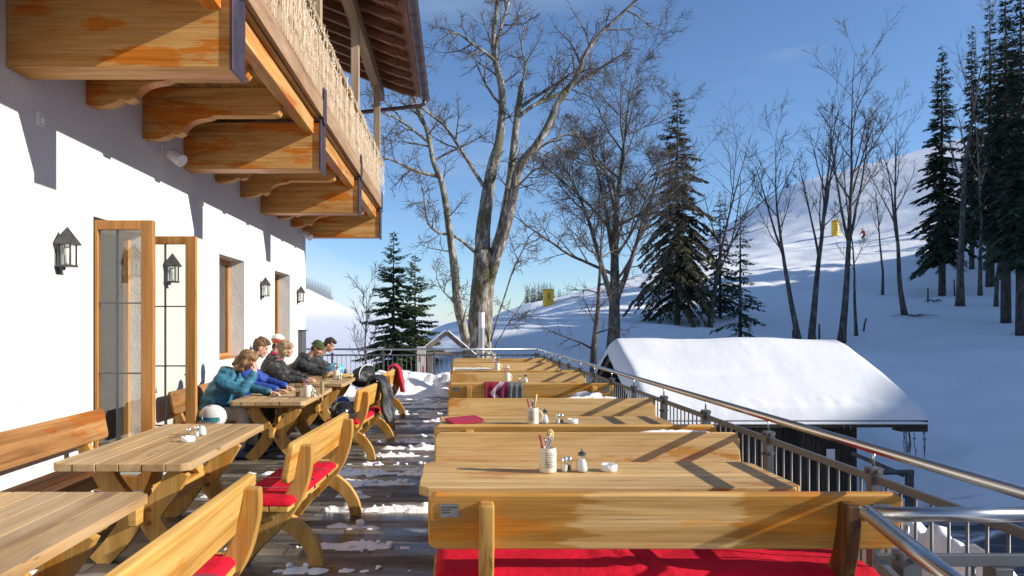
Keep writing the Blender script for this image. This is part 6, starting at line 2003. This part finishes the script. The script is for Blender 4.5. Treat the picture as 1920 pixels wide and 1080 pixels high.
    if S['collar']:
        mb = MB(); 
        for k in range(13):
            t = R(-150 + 300 * k / 12); p = nk + Vector((.01 + .078 * math.cos(t), .082 * math.sin(t), .012 + .02 * math.cos(t))); t2 = R(-150 + 300 * (k + 1) / 12)
            if k < 12: capsule(mb, p, nk + Vector((.01 + .078 * math.cos(t2), .082 * math.sin(t2), .012 + .02 * math.cos(t2))), .022, .022, 8)
        blob('collar', mb, simple('collar cloth', S['collar'], .8, var=.3, scale=30), root, voxel=.008, smooth=2)
    # trousers and boots
    tr = MB()
    capsule(tr, hip + Vector((0, -.06, -.02)), hip + Vector((0, .06, -.02)), .14, .14)
    for hp, kn, an, toe in legs: capsule(tr, hp, kn, .105, .085); capsule(tr, kn, an + Vector((0, 0, .05)), .082, .072)
    blob('trousers', tr, simple('trouser cloth', S['trousers'], .7, var=.2, bump=.3, bscale=25), root, voxel=.012, smooth=4, disp=.008, dscale=10)
    for hp, kn, an, toe in legs:
        mb = MB(); capsule(mb, an + Vector((0, 0, .14)), an + Vector((-.01, 0, -.05)), .068, .07); capsule(mb, an + Vector((-.04, 0, -.065)), toe + Vector((0, 0, .0)), .052, .048); 
        for p in mb.v: p.z = max(p.z, .0)
        blob('boot', mb, simple('boot shell', S['boots'], .35, var=.2), root, voxel=.012, smooth=2)
    # hair / headwear
    hm = MB(); Q = F.to_3x3()
    def hb(c, r): hm.ball(F @ Vector(c), r, 20, 14, Q)
    if S['hair'] in ('short', 'quiff'):
        hb((-.022, 0, .052), (.094, .083, .080)); hb((-.055, 0, .012), (.058, .078, .075)); hb((.035, 0, .092), (.048, .058, .030))
        if S['hair'] == 'quiff': hb((.05, 0, .105), (.045, .055, .034)); hb((-.01, 0, .115), (.07, .06, .04)); hb((-.085, 0, .05), (.03, .05, .06))
    elif S['hair'] == 'bob':
        hb((-.022, 0, .045), (.103, .092, .088)); hb((-.06, 0, -.03), (.062, .085, .105)); hb((-.01, -.070, -.045), (.055, .028, .085)); hb((-.01, .070, -.045), (.055, .028, .085)); hb((.045, -.045, .065), (.045, .035, .035)); hb((.045, .045, .065), (.045, .035, .035))
    elif S['hair'] == 'long':
        hb((-.022, 0, .048), (.098, .085, .083)); hb((-.065, 0, -.02), (.05, .07, .09)); hb((.01, -.072, -.035), (.048, .024, .07)); hb((.04, -.070, -.10), (.030, .020, .05)); hb((.01, .072, -.03), (.045, .024, .07)); hb((.045, 0, .085), (.045, .055, .03)); hb((-.10, 0, -.08), (.03, .04, .08))
    elif S['hair'] == 'beanie':
        hb((-.05, 0, -.035), (.05, .075, .05))
    elif S['hair'] == 'helmet':
        hb((-.05, 0, -.06), (.05, .075, .06))
    blob('hair', hm, simple('hair', tuple(v * .6 for v in S['hairc']), .6, var=.5, scale=34), root, voxel=.0075, smooth=2, disp=.015, dscale=30, dvec=(.5, 2.2, .7), seed=x)
    if S['hair'] == 'beanie':
        mb = MB(); mb.ball(F @ Vector((-.018, 0, .055)), (.108, .092, .092), 24, 16, Q)
        for k in range(24):
            t = 2 * math.pi * k / 24; t2 = 2 * math.pi * (k + 1) / 24
            capsule(mb, F @ Vector((-.016 + .104 * math.cos(t), .088 * math.sin(t), .032 + .012 * math.cos(t))), F @ Vector((-.016 + .104 * math.cos(t2), .088 * math.sin(t2), .032 + .012 * math.cos(t2))), .017, .017, 8)
        vs = [(F.inverted() @ p) for p in mb.v]
        for p, q in zip(mb.v, vs):
            if q.z < .012: q.z = .012 + (q.z - .012) * .15; n_ = F @ q; p.x, p.y, p.z = n_
        blob('beanie', mb, simple('olive knit', S['cap'], .95, var=.3, scale=40, bump=.6, bscale=150), root, voxel=.007, smooth=2, disp=.004, dscale=30)
    if S['hair'] == 'helmet':
        mb = MB(); mb.ball(F @ Vector((-.015, 0, .060)), (.118, .102, .098), 26, 18, Q)
        o = mb.build('helmet', [simple('white red shell', S['cap'], .3, var=.1), simple('orange red shell', (.55, .12, .06), .35)], root, smooth=True)
        for p in o.data.polygons:
            q = F.inverted() @ p.center; p.material_index = 1 if q.z < .075 else 0
        mb = MB(); mb.ball(F @ Vector((.082, 0, .025)), (.030, .075, .036), 18, 10, Q); mb.build('goggles', simple('dark goggles', (.02, .02, .025), .15), root, smooth=True)
    return root

person(-3.06, 9.12, 'woman in a teal hooded jacket leaning on the table with a hand at her face', dict(
    lean=27, chest=.40, head=(.455, -.03, 1.205), pitch=38, yaw=-8, jacket=(.022, .135, .205), hair='long', hairc=(.30, .165, .06), hood=True, collar=(.02, .05, .055),
    armR=((.44, -.20, .835), (.585, -.115, 1.05)), handR=((.0, .12, 1), (-.9, .35, .0), .55), armL=((.42, .27, .84), (.70, .16, .80)), trousers=(.42, .38, .33), boots=(.03, .06, .14)))
person(-3.04, 9.92, 'brown haired man in a bright blue top sitting behind the woman in teal', dict(
    lean=24, chest=.45, head=(.39, 0, 1.33), pitch=22, yaw=14, jacket=(.010, .05, .30), hair='quiff', hairc=(.20, .105, .045), build=1.02,
    armR=((.36, -.26, .86), (.70, -.36, .80)), handR=((1, -.15, -.08), (0, 0, -1), .25), armL=((.40, .28, .86), (.72, .10, .80)), boots=(.04, .05, .10)))
person(-3.02, 11.42, 'woman with a blonde bob and black jacket looking across the table', dict(
    lean=22, chest=.42, head=(.37, 0, 1.27), pitch=12, yaw=-8, jacket=(.016, .016, .017), hair='bob', hairc=(.50, .36, .19), collar=(.20, .09, .12),
    armR=((.36, -.26, .84), (.68, -.16, .80)), armL=((.36, .27, .84), (.68, .12, .80))))
person(-3.16, 12.35, 'person in a white and orange ski helmet and dark jacket behind the blonde woman', dict(
    lean=8, chest=.46, head=(.16, 0, 1.34), pitch=6, yaw=-10, jacket=(.03, .03, .034), hair='helmet', hairc=(.12, .07, .04), cap=(.72, .70, .68), collar=(.45, .03, .07),
    armR=((.22, -.27, .86), (.46, -.18, .80)), armL=((.22, .27, .86), (.46, .18, .80))))
person(-2.98, 12.92, 'man in an olive knit beanie and black hoodie bent over his beer glass', dict(
    lean=36, chest=.46, head=(.53, -.02, 1.235), pitch=34, yaw=-4, jacket=(.022, .023, .026), hair='beanie', hairc=(.08, .05, .03), cap=(.055, .075, .02), hood=True, build=1.08,
    armR=((.46, -.27, .85), (.76, -.34, .81)), handR=((1, -.05, .0), (0, .7, -.7), .7), armL=((.48, .26, .86), (.78, .05, .81)), handL=((1, -.4, 0), (0, -.8, -.5), .6)))
person(-2.92, 13.72, 'dark haired young man in a black sweater looking down beside the man in the beanie', dict(
    lean=33, chest=.46, head=(.54, 0, 1.265), pitch=30, yaw=0, jacket=(.025, .026, .028), hair='quiff', hairc=(.035, .022, .015),
    armR=((.46, -.27, .85), (.76, -.14, .81)), armL=((.46, .26, .85), (.76, .14, .81))))

# ---- skiers on the piste
def skier(px, py, d, label, jc, tc, rz, s=1.0, arm=1):
    d0 = d; d = hit(px, py); s *= d / d0; q = P(px, py, d); z = gz(q.x, q.y)
    root = empty('person', (q.x, q.y, z + .02), R(rz)); tag(root, label, 'person', 'skiers on the piste'); root.scale = (s, s, s)
    body = MB(); hip = Vector((-.12, 0, .82)); ch = Vector((.16, 0, 1.22)); Hc = Vector((.30, 0, 1.50)); F = head_frame(Hc, 0, 12)
    capsule(body, hip, ch, .13, .13); capsule(body, ch, F @ Vector((-.02, 0, -.05)), .07, .055); head(body, F); capsule(body, ch + Vector((0, -.17, .05)), ch + Vector((0, .17, .05)), .06, .06)
    jk = MB(); capsule(jk, hip, ch, .16, .17); capsule(jk, ch + Vector((0, -.16, .04)), ch + Vector((0, .16, .04)), .09, .09)
    tr = MB(); capsule(tr, hip + Vector((0, -.06, 0)), hip + Vector((0, .06, 0)), .13, .13)
    for sd in (-1, 1):
        sh = ch + Vector((0, sd * .18, .05)); E = sh + Vector((.02, sd * .14, -.27)); W = E + Vector((.24, sd * .02, -.02))
        capsule(body, sh, E, .045, .037); capsule(body, E, W, .037, .028); hand(body, W, (1, 0, 0), (0, -sd, -.3), 1.0, 1 if sd < 0 else -1); capsule(jk, sh, E, .075, .062); capsule(jk, E, W, .06, .045)
        kn = Vector((.20, sd * .13, .50)); an = Vector((.0, sd * .14, .14)); capsule(body, hip + Vector((0, sd * .08, 0)), kn, .08, .055); capsule(body, kn, an, .05, .04); capsule(tr, hip + Vector((0, sd * .08, 0)), kn, .11, .085); capsule(tr, kn, an + Vector((0, 0, .05)), .082, .07)
        mb = MB(); capsule(mb, an + Vector((0, 0, .06)), an + Vector((-.01, 0, -.05)), .065, .065); capsule(mb, an + Vector((-.02, 0, -.07)), an + Vector((.2, 0, -.08)), .055, .05); blob('boot', mb, M['black_plastic'], root, .02, 1)
        mb = MB(); mb.prism([(-.75, .0), (.80, .0), (.92, .06), (.95, .10), (.94, .105), (.90, .07), (.80, .018), (-.75, .018)], lambda a, b, t, sd=sd: Vector((a, sd * .14 + (.045 if t else -.045), b))); mb.build('ski', simple('ski top', (.10, .10, .12), .3), root)
        mb = MB(); mb.tube([W + Vector((.08, 0, .06)), W + Vector((-.55, sd * .12, -.62))], .012, 6); mb.build('ski_pole', M['black_iron'], root)
    blob('body', body, SKIN, root, .011, 1)
    blob('jacket', jk, simple('ski jacket', jc, .7, var=.2), root, .016, 3, disp=.012)
    blob('trousers', tr, simple('ski trousers', tc, .7, var=.2), root, .018, 3)
    mb = MB(); mb.ball(F @ Vector((-.012, 0, .05)), (.125, .108, .108), 20, 14, F.to_3x3()); mb.build('helmet', simple('helmet shell', tuple(v * .5 for v in tc), .3), root, smooth=True)
skier(1545, 430, 106, 'distant skier in grey crouching on the sunlit piste left of the slim yellow pad', (.18, .20, .20), (.12, .13, .14), 200)
skier(1620, 453, 100, 'distant skier in a red jacket and dark trousers right of the slim yellow pad', (.40, .03, .05), (.03, .03, .05), 200, s=1.05)
